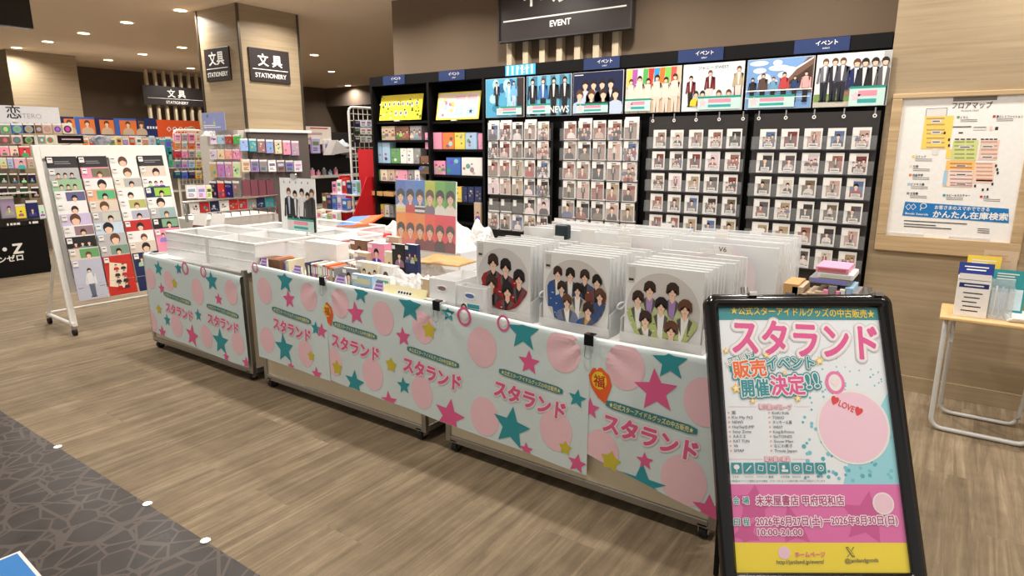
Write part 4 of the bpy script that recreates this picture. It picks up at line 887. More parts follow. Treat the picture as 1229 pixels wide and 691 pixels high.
# ================================================================== GOODS ON THE WAGONS
def tray_case(x0, x1, y0, y1, z0, z1, label, nx, ny, drawer=True):
    E = empty('storage_tray', ((x0 + x1) / 2, (y0 + y1) / 2, z0), label, 'storage tray', 'frosted plastic trays on the far left wagon')
    t = .006; m = MB(); m.box(x0, x1, y0, y1, z0, z0 + t, FROST)
    m.box(x0, x1, y0, y0 + t, z0 + t, z1, FROST); m.box(x0, x1, y1 - t, y1, z0 + t, z1, FROST); m.box(x0, x0 + t, y0 + t, y1 - t, z0 + t, z1, FROST); m.box(x1 - t, x1, y0 + t, y1 - t, z0 + t, z1, FROST)
    m.build('tray_wall', E)
    m = MB(); W_ = mat((240, 240, 238), .35)
    for a, b, c, d in ((x0 - .004, x1 + .004, y0 - .004, y0 + .012), (x0 - .004, x1 + .004, y1 - .012, y1 + .004), (x0 - .004, x0 + .012, y0 + .012, y1 - .012), (x1 - .012, x1 + .004, y0 + .012, y1 - .012)): m.box(a, b, c, d, z1 - .01, z1 + .003, W_, .002)
    m.build('rim', E)
    for i in range(1, nx): x = x0 + (x1 - x0) * i / nx; m = MB(); m.box(x - .005, x + .005, y0 + t, y1 - t, z0 + t, z1 - .004, W_); m.build('divider', E)
    for i in range(1, ny): y = y0 + (y1 - y0) * i / ny; m = MB(); m.box(x0 + t, x1 - t, y - .005, y + .005, z0 + t, z1 - .004, W_); m.build('divider', E)
    m = MB()
    for z in (z0 + (z1 - z0) * .33, z0 + (z1 - z0) * .66): m.box(x0 + .01, x1 - .01, y0 - .004, y0, z - .003, z + .003, W_)
    m.box((x0 + x1) / 2 - .02, (x0 + x1) / 2 + .02, y0 - .005, y0, z0, z1, W_); m.build('rib', E)
    return E
tray_case(-4.72, -3.62, 2.325, 2.80, ZT, .945, 'long frosted plastic tray with open compartments, front of the far left wagon', 2, 2)
tray_case(-4.66, -3.95, 2.83, 3.22, ZT, .93, 'frosted plastic tray in the second row, behind the long front tray', 2, 1)
tray_case(-3.93, -3.40, 2.83, 3.22, ZT, .93, 'short frosted plastic tray beside the five man photo stand', 2, 1)
tray_case(-4.55, -3.75, 3.24, 3.58, ZT, .93, 'frosted plastic tray at the very back of the far left wagon', 1, 1)
# two albums standing in the rear tray
for k, (px, py) in enumerate(((222, 278), (243, 279))):
    p = onz(px, py, .80); q = F((p.x - .08, p.y + .1, .772), (1, .15, 0), (-.05, .3, 1)); m = MB(); m.fbox(q, 0, .165, 0, .19, -.012, 0, PAPER); m.rect(q, .004, .161, .004, .075, .001, mat((92, 60, 60), .4) if k == 0 else mat((110, 84, 76), .4))
    tag(m.build('album'), '%s of two white photo albums leaning at the left end of the trays' % ('left' if k == 0 else 'right'), 'album', 'white albums by the trays')
m = MB(); p = onz(232, 262, .9)
for k in range(14):
    a = k * 2.4; r = .03 + .002 * k; c = V((-4.62, 3.40, .935)); e = c + V((r * math.cos(a), r * math.sin(a), .02 + .03 * math.sin(k)))
    m.tube([c, c.lerp(e, .5) + V((0, 0, .02)), e], .009, mat((70, 140, 200), .5), 6)
tag(m.build('ribbon_rosette'), 'small blue ribbon rosette behind the white albums', 'ribbon')
# five man photo stand
def photo_stand():
    Y = 2.78; a = ony(334, 213, Y); b = ony(376, 212, Y); z1 = a.z - .0; z0 = ony(334, 274, Y).z; w = b.x - a.x; h = z1 - z0
    E = empty('photo_stand', (a.x + w / 2, Y, .77), 'white upright photo board of five men in dark jackets above the frosted trays', 'photo stand')
    q = F((a.x, Y, z0), (1, .0, 0), (0, .02, 1)); m = MB(); m.fbox(q, 0, w, 0, h, -.006, 0, WHITE); m.rect(q, .003, w - .003, .003, h - .003, .001, mat((250, 250, 250), .4))
    for k in range(5): m.rect(q, w * (.12 + .17 * k), w * (.15 + .17 * k), h * .9, h * .94, .0015, mat((150, 152, 154), .4))
    for k, (x, s, c, i) in enumerate(((.26, .9, INK, LTB), (.44, .86, DSUIT, PAPER), (.64, .9, mat((226, 226, 228), .4), PAPER), (.8, .84, mat((70, 70, 74), .4), INK), (.92, .9, mat((60, 58, 60), .4), INK))): person(m, q, w * x, h * -.16, h * s * 1.08, .002 + .0007 * k, c, INK, R.choice(HAIRS), i)
    m.clamp(q, .0, w, .0, h, 8); overlay(m, q, w * .2, w * .95, .002, h * .24, .008); m.build('photo_board', E)
    m = MB(); m.cyl(q.pt(w * .7, -.0, -.004), V((q.pt(w * .7, 0, 0).x, Y + .01, .775)), .005, CHROME, 8); m.box(a.x + w * .7 - .03, a.x + w * .7 + .03, Y - .03, Y + .03, .772, .778, CHROME); m.build('stand_rod', E)
    m = MB(); m.fbox(q, w * .36, w * .5, h - .004, h + .03, -.008, .012, CHROME, .003); m.build('clip', E)
photo_stand()
def cell(m, q, x0, x1, b0, ch, d, sh):
    """one printed portrait filling its cell; ch = chin height"""
    c, w = (x0 + x1) / 2, x1 - x0; s = w * .84; hr = R.choice(HAIRS)
    m.p2(q, [(x0, b0), (x1, b0), (x1, ch - s * .45), (c + s * .2, ch - s * .12), (c - s * .2, ch - s * .12), (x0, ch - s * .45)], d, mat(sh, .5))
    m.rect(q, c - s * .15, c + s * .15, ch - s * .28, ch + s * .2, d + .0003, SKIN); m.ell(q, c, ch + s * .6, s * .5, s * .58, d + .0004, hr, 16); m.ell(q, c, ch + s * .42, s * .35, s * .46, d + .0005, SKIN, 16)
    m.fan(q, [(c - s * .46, ch + s * .35), (c - s * .3, ch + s * .52), (c + s * .02, ch + s * .68), (c + s * .3, ch + s * .52), (c + s * .46, ch + s * .35), (c + s * .4, ch + s), (c, ch + s * 1.14), (c - s * .4, ch + s)], d + .0006, hr)
    for k in (-1, 1): m.ell(q, c + k * s * .14, ch + s * .44, s * .055, s * .03, d + .0007, INK, 6)
    m.ell(q, c, ch + s * .17, s * .11, s * .035, d + .0007, mat((196, 110, 104), .6), 6)
# tall colourful photo magazine with twelve portraits
def big_magazine():
    Y = 3.1; a = ony(473, 216, Y); b = ony(545, 218, Y); w = b.x - a.x; h = .46; z1 = (a.z + b.z) / 2; q = F((a.x, Y, z1 - h), (1, 0, 0), (0, .04, 1)); m = MB()
    m.fbox(q, 0, w, 0, h, -.012, 0, WHITE)
    cols = [((70, 110, 190), (230, 226, 214)), ((90, 130, 200), (200, 40, 40)), ((60, 130, 210), (50, 52, 74)), ((190, 200, 60), (120, 110, 130)), ((110, 180, 70), (230, 230, 224)), ((90, 160, 80), (236, 226, 220))]
    for k, (bg, sh) in enumerate(cols):
        x0, x1 = w * k / 6, w * (k + 1) / 6; m.rect(q, x0, x1, h * .53, h, .001, mat(bg, .4)); cell(m, q, x0, x1, h * .53, h * .69, .0015, sh); 
        if k in (0, 2): m.rect(q, x0, x1, h * .55, h * .585, .0032, YEL if k == 0 else PAPER); m.rect(q, x0, x1, h * .62, h * .64, .0032, PAPER)
    for k, bg in enumerate(((240, 150, 40), (244, 130, 40), (236, 140, 50), (240, 80, 60), (232, 60, 70), (230, 60, 90))):
        x0, x1 = w * k / 6, w * (k + 1) / 6; m.rect(q, x0, x1, 0, h * .53, .001, mat(bg, .4)); cell(m, q, x0, x1, 0, h * .2, .0015, R.choice([(60, 30, 30), (120, 40, 50), (200, 210, 220), (230, 120, 120)]))
    m.rect(q, -.004, w + .01, -.004, h + .006, .006, FILM)
    tag(m.build('photo_magazine'), 'large colourful magazine cover of twelve portraits standing behind the bags', 'magazine')
    # what it stands against
    m = MB(); m.box(a.x, b.x, Y + .05, Y + .25, ZF, z1 - h, mat((200, 200, 204), .4), .004); m.rect(FY((a.x, Y + .05, ZF)), .02, w - .02, .02, z1 - h - ZF - .02, .001, PAPER)
    tag(m.build('cardboard_box'), 'pale grey box under the tall photo magazine', 'box')
big_magazine()
# generic goods -----------------------------------------------------
def upbox(px, py, zb, w, h, d, col, label, nm, cat, style=None, yaw=0, tilt=0, grp=None, dark=False):
    """box standing on height zb with its front foot centre at the pixel"""
    p = onz(px, py, zb); u = V((math.cos(yaw), math.sin(yaw), 0)); q = F((p.x - u.x * w / 2, p.y - u.y * w / 2, zb), u, (-u.y * tilt * -1, u.x * tilt, 1)); m = MB()
    m.fbox(q, 0, w, 0, h, -d, 0, cm(col) if isinstance(col, str) else col, .0015)
    if style: cover(m, q.at(.004, .004, .0006), w - .008, h - .008, 0, cm(col) if isinstance(col, str) else col, style)
    return tag(m.build(nm), label, cat, grp)
def flat(px, py, z, w, d, h, col, label, nm, cat, ang=0, style=None, grp=None):
    p = onz(px, py, z + h); q = FZ((p.x, p.y, z), ang); m = MB(); m.fbox(q, -w / 2, w / 2, -d / 2, d / 2, 0, h, cm(col) if isinstance(col, str) else col, .0015)
    if style: cover(m, q.at(-w / 2 + .005, -d / 2 + .005, h + .0006), w - .01, d - .01, 0, cm(col) if isinstance(col, str) else col, style)
    return tag(m.build(nm), label, cat, grp)
def bag(px, py, z, w, d, h, label, seed=0, m_=None, ang=0.0, X=None):
    """crumpled bag: a lumpy pillow"""
    p = onz(px, py, z + h * .5) if X is None else onx(px, py, X)
    if X is not None: z = p.z - h * .5
    rr = random.Random(seed); q = FZ((p.x, p.y, z), ang); n = 26; vs = []; fs = []
    hs = [[rr.uniform(-1, 1) for _ in range(n + 1)] for _ in range(n + 1)]
    for sd in (1, 0):
        for j in range(n + 1):
            for i in range(n + 1):
                a, b = i / n * 2 - 1, j / n * 2 - 1; e = max(0, (1 - abs(a) ** 3) * (1 - abs(b) ** 3)); k = hs[j][i]
                hh = (h * (.25 + .75 * e) * (.80 + .12 * math.sin(i * .42 + j * .2 + seed) + .08 * math.sin(i * .25 - j * .55 + seed * 2)) + k * h * .022 * e) if sd else .002
                if sd and e == 0: hh = h * .22
                vs.append(q.pt(a * w / 2 * (1 - .05 * k), b * d / 2 * (1 - .05 * hs[i][j]), max(.002, hh)))
        o = 0 if sd else (n + 1) ** 2
        for j in range(n):
            for i in range(n):
                f = (o + j * (n + 1) + i, o + j * (n + 1) + i + 1, o + (j + 1) * (n + 1) + i + 1, o + (j + 1) * (n + 1) + i); fs.append(f if sd else f[::-1])
    N = (n + 1) ** 2
    per = [i for i in range(n)] + [(j * (n + 1) + n) for j in range(n)] + [n * (n + 1) + i for i in range(n, 0, -1)] + [j * (n + 1) for j in range(n, 0, -1)]
    for k in range(len(per)): a, b = per[k], per[(k + 1) % len(per)]; fs.append((a, N + a, N + b, b))
    m = MB(); m.add(vs, fs, m_ or BAGM)
    kr = m_ is KRAFT; return tag(m.build('envelope' if kr else 'plastic_bag', origin=(p.x, p.y, z), smooth=True), label, 'envelope' if kr else 'plastic bag', None if kr else ('crumpled clear bags on the middle wagon' if X is None else 'wrapped bundles by the pillar'))
# disc cases in rows on the middle wagon
def disc_row(p0, p1, z, n, h, d, label, grp, nm='disc_case', cat='disc case'):
    a, b = onz(*p0, z), onz(*p1, z)
    for k in range(n):
        t = (k + .5) / n; p = a.lerp(b, t); w = (b - a).length / n * .9; u = (b - a).normalized(); hh = h * R.uniform(.94, 1); q = F((p.x, p.y, z), u, (0, 0, 1)); c = R.choice(['white', 'grey', 'pale blue', 'cream', 'red', 'navy', 'black', 'pink', 'teal', 'lilac'])
        m = MB(); m.fbox(q, -w / 2, w / 2, 0, hh, -d, 0, cm(c), .0008); m.rect(q, -w * .35, w * .35, hh * .1, hh * .9, .0006, mat(rc(50, 240), .4)); m.rect(q, -w * .3, w * .3, hh * .3, hh * .5, .001, mat(rc(50, 240), .4))
        tag(m.build(nm), '%s disc case, %s from the left %s' % (c, ORD[k], label), cat, grp)
def upY(x0, y0, x1, Y, col, label, nm, cat, style=None, d=.03, grp=None, zb=None):
    """upright pack whose top corners are seen at x0..x1, y0, standing on the tray"""
    a, b = ony(x0, y0, Y), ony(x1, y0, Y); zb = ZF if zb is None else zb; q = FY((a.x, Y, zb)); w = b.x - a.x; h = (a.z + b.z) / 2 - zb; m = MB(); c = cm(col) if isinstance(col, str) else col
    m.fbox(q, 0, w, 0, h, -d, 0, c, .001)
    if style: cover(m, q.at(.004, max(.004, h - .14)), w - .008, min(h - .008, .136), .0006, c, style); m.rect(q, .004, w * .3, h - .03, h - .008, .004, PAPER)
    m.rect(F(q.pt(0, h, 0), (1, 0, 0), (0, 1, 0)), .004, w - .004, .002, d * .8, .0006, PAPER)
    return tag(m.build(nm), label, cat, grp)
def discs(x0, x1, y0, y1, Y, n, d, label, grp, cl):
    a, b = ony(x0, y0, Y), ony(x1, y1, Y)
    for k in range(n):
        t0, t1 = k / n, (k + .92) / n; xa, xb = a.x + (b.x - a.x) * t0, a.x + (b.x - a.x) * t1; z = a.z + (b.z - a.z) * t0 - R.uniform(0, .012); c = cl[R.randrange(len(cl))]; q = FY((xa, Y + R.uniform(0, .008), ZF)); w = xb - xa; h = z - ZF
        m = MB(); m.fbox(q, 0, w, 0, h, -d, 0, cm(c), .0006); m.rect(q, w * .12, w * .88, h * .08, h * .92, .0006, mat(rc(70, 240), .4)); m.rect(q, w * .2, w * .8, h * .5, h * .85, .001, PAPER if R.random() < .6 else mat(rc(40, 240), .4))
        tag(m.build('disc_case'), '%s disc case, %s from the left %s' % (c, ORD[k], label), 'disc case', grp)
MIXC = ['white', 'navy', 'brown', 'red', 'black', 'lilac', 'grey', 'blue', 'orange']; PALEC = ['white', 'cream', 'white', 'pink', 'beige', 'grey', 'white']
discs(366, 401, 314, 320, 2.42, 12, .12, 'in the front row beside the lilac cards', 'disc cases in the front row', MIXC)
discs(325, 345, 309, 313, 2.40, 6, .12, 'in the short row by the tray', 'disc cases by the tray corner', ['orange', 'lilac', 'cream', 'beige'])
discs(402, 426, 312, 316, 2.56, 8, .11, 'in the second row', 'disc cases in the second row', PALEC)
discs(404, 424, 300, 303, 2.70, 8, .11, 'in the third row', 'disc cases in the third row', PALEC)
discs(403, 419, 289, 291, 2.83, 7, .11, 'in the rear row', 'disc cases in the rear row', ['red', 'white', 'pink', 'cream'])
upY(366, 291, 403, 2.56, 'white', 'plain white cardboard box on the middle wagon', 'cardboard_box', 'box', None, .1)
# zebra cases stacked flat beside the white box
for k in range(6):
    p = onz(346, 318, ZF); q = FZ((p.x + .005 * (k % 3), p.y + .10, ZF + .012 + k * .026), .04 * (k % 3 - 1)); m = MB(); m.fbox(q, -.11, .09, -.08, .08, 0, .022, PAPER, .001)
    f = F(q.pt(-.11, -.08, 0), q.u, (0, 0, 1)); m.rect(f, .01, .19, .003, .019, .0006, mat((214, 214, 212), .4)); 
    for j in range(5): m.ell(f, .02 + .038 * j, .011, .012, .006, .001, INK if j % 2 else mat((150, 120, 100), .4), 8)
    tag(m.build('disc_case'), 'dark pictured white disc case lying flat, %s from the bottom by the frosted tray' % ORD[k], 'disc case', 'disc cases lying in a pile')
flat(330, 309, ZF + .05, .22, .12, .07, 'brown', 'brown edged book lying inside the end of the long tray', 'book', 'book', .1)
flat(336, 314, ZF + .01, .2, .1, .06, 'lilac', 'lilac paperback lying at the frosted tray corner', 'book', 'book', -.1, 'group')
# lilac price cards with white edge
for k, (px, py, w) in enumerate(((316, 321, .10), (356, 331, .12), (408, 343, .125), (454, 351, .11))):
    p = ony(px, py, 2.325); q = F((p.x, 2.325, p.z), (1, 0, 0), (0, .25, 1)); h = .06; m = MB()
    v = [(-w / 2, 0), (w / 2, 0), (w * .28, h), (-w * .28, h)]; vs = [q.pt(a, b, 0) for a, b in v] + [q.pt(a, b, -.004) for a, b in v]
    m.add(vs, [(0, 1, 2, 3), (7, 6, 5, 4), (0, 4, 5, 1), (1, 5, 6, 2), (2, 6, 7, 3), (3, 7, 4, 0)], WHITE); m.p2(q, [(-w / 2 + .01, .004), (w / 2 - .01, .004), (w * .28 - .006, h - .007), (-w * .28 + .006, h - .007)], .0008, mat((200, 176, 222), .5))
    for j in range(3): m.rect(q, -w * .25, w * .25, .012 + .02 * j, .022 + .02 * j, .0014, mat((130, 96, 168), .5))
    tag(m.build('price_card'), 'lilac price card with white edge, %s from the left along the middle wagon front' % ORD[k], 'price card', 'lilac price cards along the wagon front')
# middle pile
for x0, y0, x1, Y, c, l, nm, ct, st, d in (
    (422, 330, 446, 2.37, 'pale blue', 'pale blue edged pack at the front of the middle wagon', 'flat_box', 'box', 'words', .03),
    (427, 315, 453, 2.50, 'cream', 'cream box printed with small figures', 'flat_box', 'box', 'group', .05),
    (411, 322, 427, 2.46, 'grey', 'grey photo card with a dark haired figure', 'photo_card', 'card', 'bust', .03),
    (447, 332, 468, 2.42, 'white', 'white pack behind the third lilac card', 'flat_box', 'box', 'words', .04),
    (454, 319, 472, 2.52, 'white', 'white wrapped case left of the front bags', 'flat_box', 'box', 'bust', .05),
    (425, 303, 441, 2.66, 'beige', 'beige case with a pale cover in the pile', 'flat_box', 'box', 'words', .06),
    (441, 292, 461, 2.70, 'pink', 'magenta boxed set standing in the pile', 'boxed_set', 'box', 'bust', .06),
    (461, 302, 471, 2.64, 'cream', 'small cream card beside the dark photo cases', 'photo_card', 'card', 'bust', .03),
    (420, 288, 440, 2.80, 'brown', 'brown toned case at the back of the pile', 'flat_box', 'box', 'bust', .06),
    (463, 284, 478, 2.80, 'beige', 'beige photo card standing behind the dark cases', 'photo_card', 'card', 'bust', .03),
    (470, 293, 485, 2.62, 'black', 'left dark photo case standing in the middle of the pile', 'photo_case', 'case', 'bust', .02),
    (486, 293.5, 500, 2.60, 'navy', 'right dark photo case standing in the middle of the pile', 'photo_case', 'case', 'group', .03),
    (505, 335, 515, 2.40, 'beige', 'peach coloured small box in the bags at the front', 'gift_box', 'box', 'bust', .03),
    (516, 333, 524, 2.42, 'cream', 'cream small box in the bags by the file boxes', 'gift_box', 'box', 'words', .03)):
    upY(x0, y0, x1, Y, c, l, nm, ct, st, d)
bag(534, 310, ZF + .13, .33, .20, .05, 'brown kraft envelope lying on the clear bags', 2, KRAFT, .12)
for i, (px, py, z, w, d, h, a) in enumerate(((505, 300, .0, .30, .20, .22, .1), (550, 293, .0, .30, .22, .22, -.1), (497, 282, .0, .40, .26, .27, .1), (540, 278, .0, .42, .26, .28, 0), (575, 282, .0, .22, .24, .26, .2), (484, 336, .0, .22, .15, .15, .1), (508, 340, .0, .16, .10, .13, -.2), (515, 322, .0, .22, .16, .16, .2), (470, 277, .0, .26, .2, .2, .1))):
    bag(px, py, ZF + z, w, d, h, 'crumpled clear bag ' + ('left of the brown envelope', 'behind the right end of the brown envelope', 'in front of the tall photo magazine', 'at the right foot of the tall photo magazine', 'at the left edge of the fan covers', 'at the front, above the yellow label card', 'at the front, right of the yellow label card', 'in front of the brown envelope', 'left of the tall photo magazine foot')[i], i + 3, None, a)
p = ony(480, 350, 2.31); q = F((p.x - .13, 2.312, p.z - .02), (1, 0, 0), (0, .5, 1)); m = MB(); m.fbox(q, 0, .3, 0, .05, -.006, 0, mat((236, 226, 176), .5)); m.rect(q, .1, .2, .005, .03, .001, PAPER); [m.ell(q, .115 + .02 * k_, .016, .008, .007, .0014, INK, 8) for k_ in range(5)]
tag(m.build('label_card'), 'pale yellow label card on the wagon front edge', 'label card')
p = ony(512, 358, 2.32); m = MB(); m.box(p.x - .12, p.x + .12, 2.318, 2.34, ZT - .01, ZT + .03, WHITE, .003); tag(m.build('label_rail'), 'white label rail on the wagon edge left of the file boxes', 'rail')
# magazine pile at the back
for k, (z, c, w, st, l) in enumerate(((.03, 'cream', .36, None, 'cream magazine at the bottom of the rear pile'), (.055, 'white', .36, None, 'white magazine second from the bottom of the rear pile'), (.08, 'cream', .35, 'words', 'cream magazine in the middle of the rear pile'), (.105, 'white', .36, None, 'white magazine below the red one in the rear pile'))): flat(428, 290 - k, ZF + z, w, .25, .024, c, l, 'magazine', 'magazine', .03 * (k % 2), st, 'magazines in the rear pile')
flat(440, 280, ZF + .13, .33, .22, .02, 'red', 'red magazine lying on the rear pile', 'magazine', 'magazine', .02, None, 'magazines in the rear pile')
p = onz(420, 272, ZF + .17); q = F((p.x - .17, p.y, ZF + .151), (1, .1, .10), (-.1, .9, .25)); m = MB(); m.fbox(q, 0, .34, 0, .22, -.0, .014, cm('orange')); m.rect(q, 0, .2, 0, .22, .015, mat((80, 130, 200), .4)); m.rect(q, .2, .34, 0, .22, .015, ORANGE)
tag(m.build('magazine'), 'blue and orange magazine tilted on top of the rear pile', 'magazine', 'magazines in the rear pile')
p = onz(403, 289, ZF + .02); E = empty('tape_stand', (p.x, p.y + .03, ZF), 'black two armed stand beside the magazine pile', 'stand'); m = MB()
m.box(p.x - .08, p.x + .08, p.y, p.y + .06, ZF, ZF + .05, RUBBER, .006); m.build('stand_base', E)
for s in (-1, 1): m = MB(); m.box(p.x + s * .06 - .02, p.x + s * .06 + .02, p.y, p.y + .06, ZF + .05, ZF + .13, RUBBER, .006); m.build('stand_arm', E)
# ------------------------------------------------------------------ round picture fans in clear covers, standing in file boxes
def fan_stack(x0, x1, y0, dep, zt, label, jk, people, grey):
    z0 = ZF; n = 9; w = x1 - x0; h = zt - z0
    for k in range(n - 1, -1, -1):
        y = y0 + dep * k / n; m = MB(); q = FY((x0 + .004 * (k % 3), y, z0 + .006)); hh = h - .012 - .004 * (k % 2)
        t = dep / n * .6
        m.fbox(q, 0, w - .012, 0, hh, -t, -.001, FROST if k else FROST)
        r = min((w - .012) * .49, .168); cx_, cz = (w - .012) * .5, h - .03 - r
        if k == 0:
            m.rect(q, .0, w - .012, 0, hh, -.0005, mat((228, 227, 224), .4, var=.02)); m.ell(q, cx_, cz, r, r, .0003, PAPER, 48); m.ell(q, cx_, cz, r * .97, r * .97, .0008, mat(grey, .4, var=.02), 48)
            tmp = MB(); i = 0
            for (bx, bz, s, sh, inn, hr) in people:
                bigbust(tmp, FY((0, 0, 0)), bx * r, bz * r, s * r * 1.0, .001 * i, mat(sh, .5, var=.25, scale=110), HAIRS[hr], inn, random.Random(i + hr)); i += 1
            # keep only what lies on the round sheet: pull stray corners onto its rim
            b = len(m.v)
            for p in tmp.v:
                a_, b_ = p.x, p.z; rr = math.hypot(a_, b_)
                if rr > r * .965: a_, b_ = a_ * r * .965 / rr, b_ * r * .965 / rr
                m.v.append(q.pt(cx_ + a_, cz + b_, .0012 - p.y))
            for f, mi in zip(tmp.f, tmp.m): m.f.append([b + i_ for i_ in f]); m.m.append(m.mi(tmp.mats[mi]))
            m.rect(q, .012, .04, hh - .075, hh - .01, .001, mat((206, 200, 194), .4)); m.rect(q, .014, .036, hh - .068, hh - .058, .0014, DGREY)
            lab = label[0]
        else:
            m.ell(q, cx_, cz, r, r, -t * .5, PAPER, 32); lab = 'clear covered round fan, %s behind the front one, %s' % (ORD[k - 1], label[1])
        tag(m.build('picture_fan'), lab, 'picture fan', 'round picture fans ' + label[1])
    E = empty('file_box', ((x0 + x1) / 2, y0 + dep / 2, z0), 'frosted file box holding the fans, ' + label[1], 'file box', 'frosted file boxes of fans')
    a, b, c, d = x0 - .012, x1 + .002, y0 - .016, y0 + dep + .01; zb = .90; t = .004
    m = MB(); m.box(a, b, c, d, z0 - .0, z0 + t, FROST); m.box(a, b, c, c + t, z0 + t, z0 + .045, FROST); m.box(a, b, d - t, d, z0 + t, zb, FROST)
    for xx in (a, b - t):
        q = FX((xx + t, c + t, z0 + t)); L = d - c - 2 * t; m.add([q.pt(*p, dd) for dd in (0, -t) for p in ((0, 0), (L, 0), (L, zb - z0), (0, .10))], [(0, 1, 2, 3), (7, 6, 5, 4), (0, 4, 5, 1), (1, 5, 6, 2), (2, 6, 7, 3), (3, 7, 4, 0)], FROST)
    m.build('box_wall', E)
    m = MB(); q = FX((b + .001, y0 + .05, .86)); pts = [(.03 * math.cos(t_ / 8 * math.pi) * 1, 0) for t_ in range(2)]
    loop = [q.pt(.04 + .035 * math.cos(i * math.pi / 10), .0 + .014 * math.sin(i * math.pi / 10), .001) for i in range(20)]; m.tube(loop, .004, mat((240, 242, 242), .3), 6, True); m.build('grip_hole', E)
RJ, BJ, GJ = (150, 26, 34), (46, 82, 140), (176, 190, 120)
fan_stack(-1.905, -1.575, 2.42, .26, 1.105, ('round fan of five men in red jackets, front of the left stack', 'in the left stack'), RJ, [(-.36, .32, .38, RJ, INK, 1), (.12, .22, .38, RJ, INK, 0), (.62, -.08, .39, RJ, INK, 0), (-.42, -.36, .40, (70, 50, 46), INK, 1), (.2, -.52, .40, RJ, INK, 0)], (206, 202, 200))
fan_stack(-1.515, -1.17, 2.42, .26, 1.09, ('round fan of nine men in blue jackets, front of the middle stack', 'in the middle stack'), BJ, [(-.55, .42, .27, BJ, PAPER, 1), (-.15, .42, .27, (60, 70, 90), PAPER, 0), (.3, .42, .27, BJ, INK, 1), (.68, .32, .28, (120, 60, 50), INK, 0), (-.4, .02, .27, BJ, None, 1), (.1, .02, .28, (180, 170, 150), PAPER, 0), (.78, -.05, .28, (60, 80, 120), None, 2), (-.22, -.35, .29, (110, 120, 150), PAPER, 2), (.45, -.5, .31, BJ, KRAFT, 1)], (204, 198, 192))
fan_stack(-1.105, -.76, 2.42, .26, 1.075, ('round fan of seven men in pale green jackets, front of the right stack', 'in the right stack'), GJ, [(-.35, .38, .30, (190, 196, 150), mat((170, 140, 190), .5), 1), (.25, .40, .31, (190, 196, 150), mat((160, 130, 180), .5), 1), (-.65, .1, .30, GJ, PAPER, 1), (-.02, .0, .31, GJ, PAPER, 0), (.6, .0, .33, GJ, PAPER, 2), (-.42, -.42, .32, GJ, PAPER, 1), (.28, -.6, .34, GJ, DGREY, 2)], (204, 198, 192))
# more covers behind
def cover_row(x0, x1, y0, y1, zt, n, where, grp):
    for k in range(n):
        y = y0 + (y1 - y0) * k / n; m = MB(); q = FY((x0 + R.uniform(0, .01), y, ZF)); w = x1 - x0 - .02; h = zt - ZF - R.uniform(0, .02)
        m.fbox(q, 0, w, 0, h, -.02, 0, FROST); m.ell(q, w / 2, h * .52, min(w * .46, .16), min(.16, h * .45), -.01, mat(R.choice([(232, 226, 226), (200, 204, 226), (240, 214, 220), (226, 230, 226)]), .4), 28)
        if R.random() < .5: a = R.uniform(0, w * .6); m.fbox(q, a, a + .06, h - .005, h + .022, -.006, -.003, PAPER)
        tag(m.build('picture_fan'), 'clear covered fan, %s from the front %s' % (ORD[k], where), 'picture fan', grp)
cover_row(-2.05, -1.63, 2.95 + .1, 3.55, 1.10, 8, 'of the rear left row below the hanging packets', 'covered fans in the rear left row')
cover_row(-1.60, -1.18, 2.95 + .1, 3.55, 1.10, 8, 'of the rear middle row', 'covered fans in the rear middle row')
cover_row(-1.15, -.62, 2.95 + .1, 3.55, 1.11, 8, 'of the rear right row beside the books', 'covered fans in the rear right row')
cover_row(-1.55, -1.15, 2.70, 2.92, 1.07, 4, 'of the row just behind the blue jacket fans', 'covered fans behind the blue jacket fans')
cover_row(-1.11, -.72, 2.70, 2.92, 1.08, 4, 'of the row just behind the green jacket fans', 'covered fans behind the green jacket fans')
cover_row(-1.93, -1.58, 2.70, 2.92, 1.075, 4, 'of the row just behind the red jacket fans', 'covered fans behind the red jacket fans')
# group cards standing up among them
for k, (px, py, t, zz) in enumerate(((867, 296, 'V6', 3.0), (850, 300, '嵐', 2.93), (705, 277, None, 3.04), (730, 291, None, 2.93), (748, 285, None, 3.02))):
    p = ony(px, py, zz); q = FY((p.x - .04, zz, p.z - .03)); m = MB(); m.fbox(q, 0, .085, -.09, .035, -.002, 0, PAPER)
    if t == 'V6': m.text(q, t, .042, .006, .034, .001, DGREY, .0)
    tag(m.build('divider_card'), 'white divider card %s among the covered fans' % ('with two large characters', 'just left of the lettered one', 'at the left rear', 'right of the middle', 'at the middle rear')[k], 'divider card', 'white divider cards among the fans')
p = ony(675, 276, 3.0); m = MB(); m.box(p.x - .04, p.x + .04, 2.98, 3.03, p.z - .05, p.z + .03, mat((26, 40, 48), .4), .01); tag(m.build('dark_clip'), 'dark clip on top of the rear fan covers', 'clip')
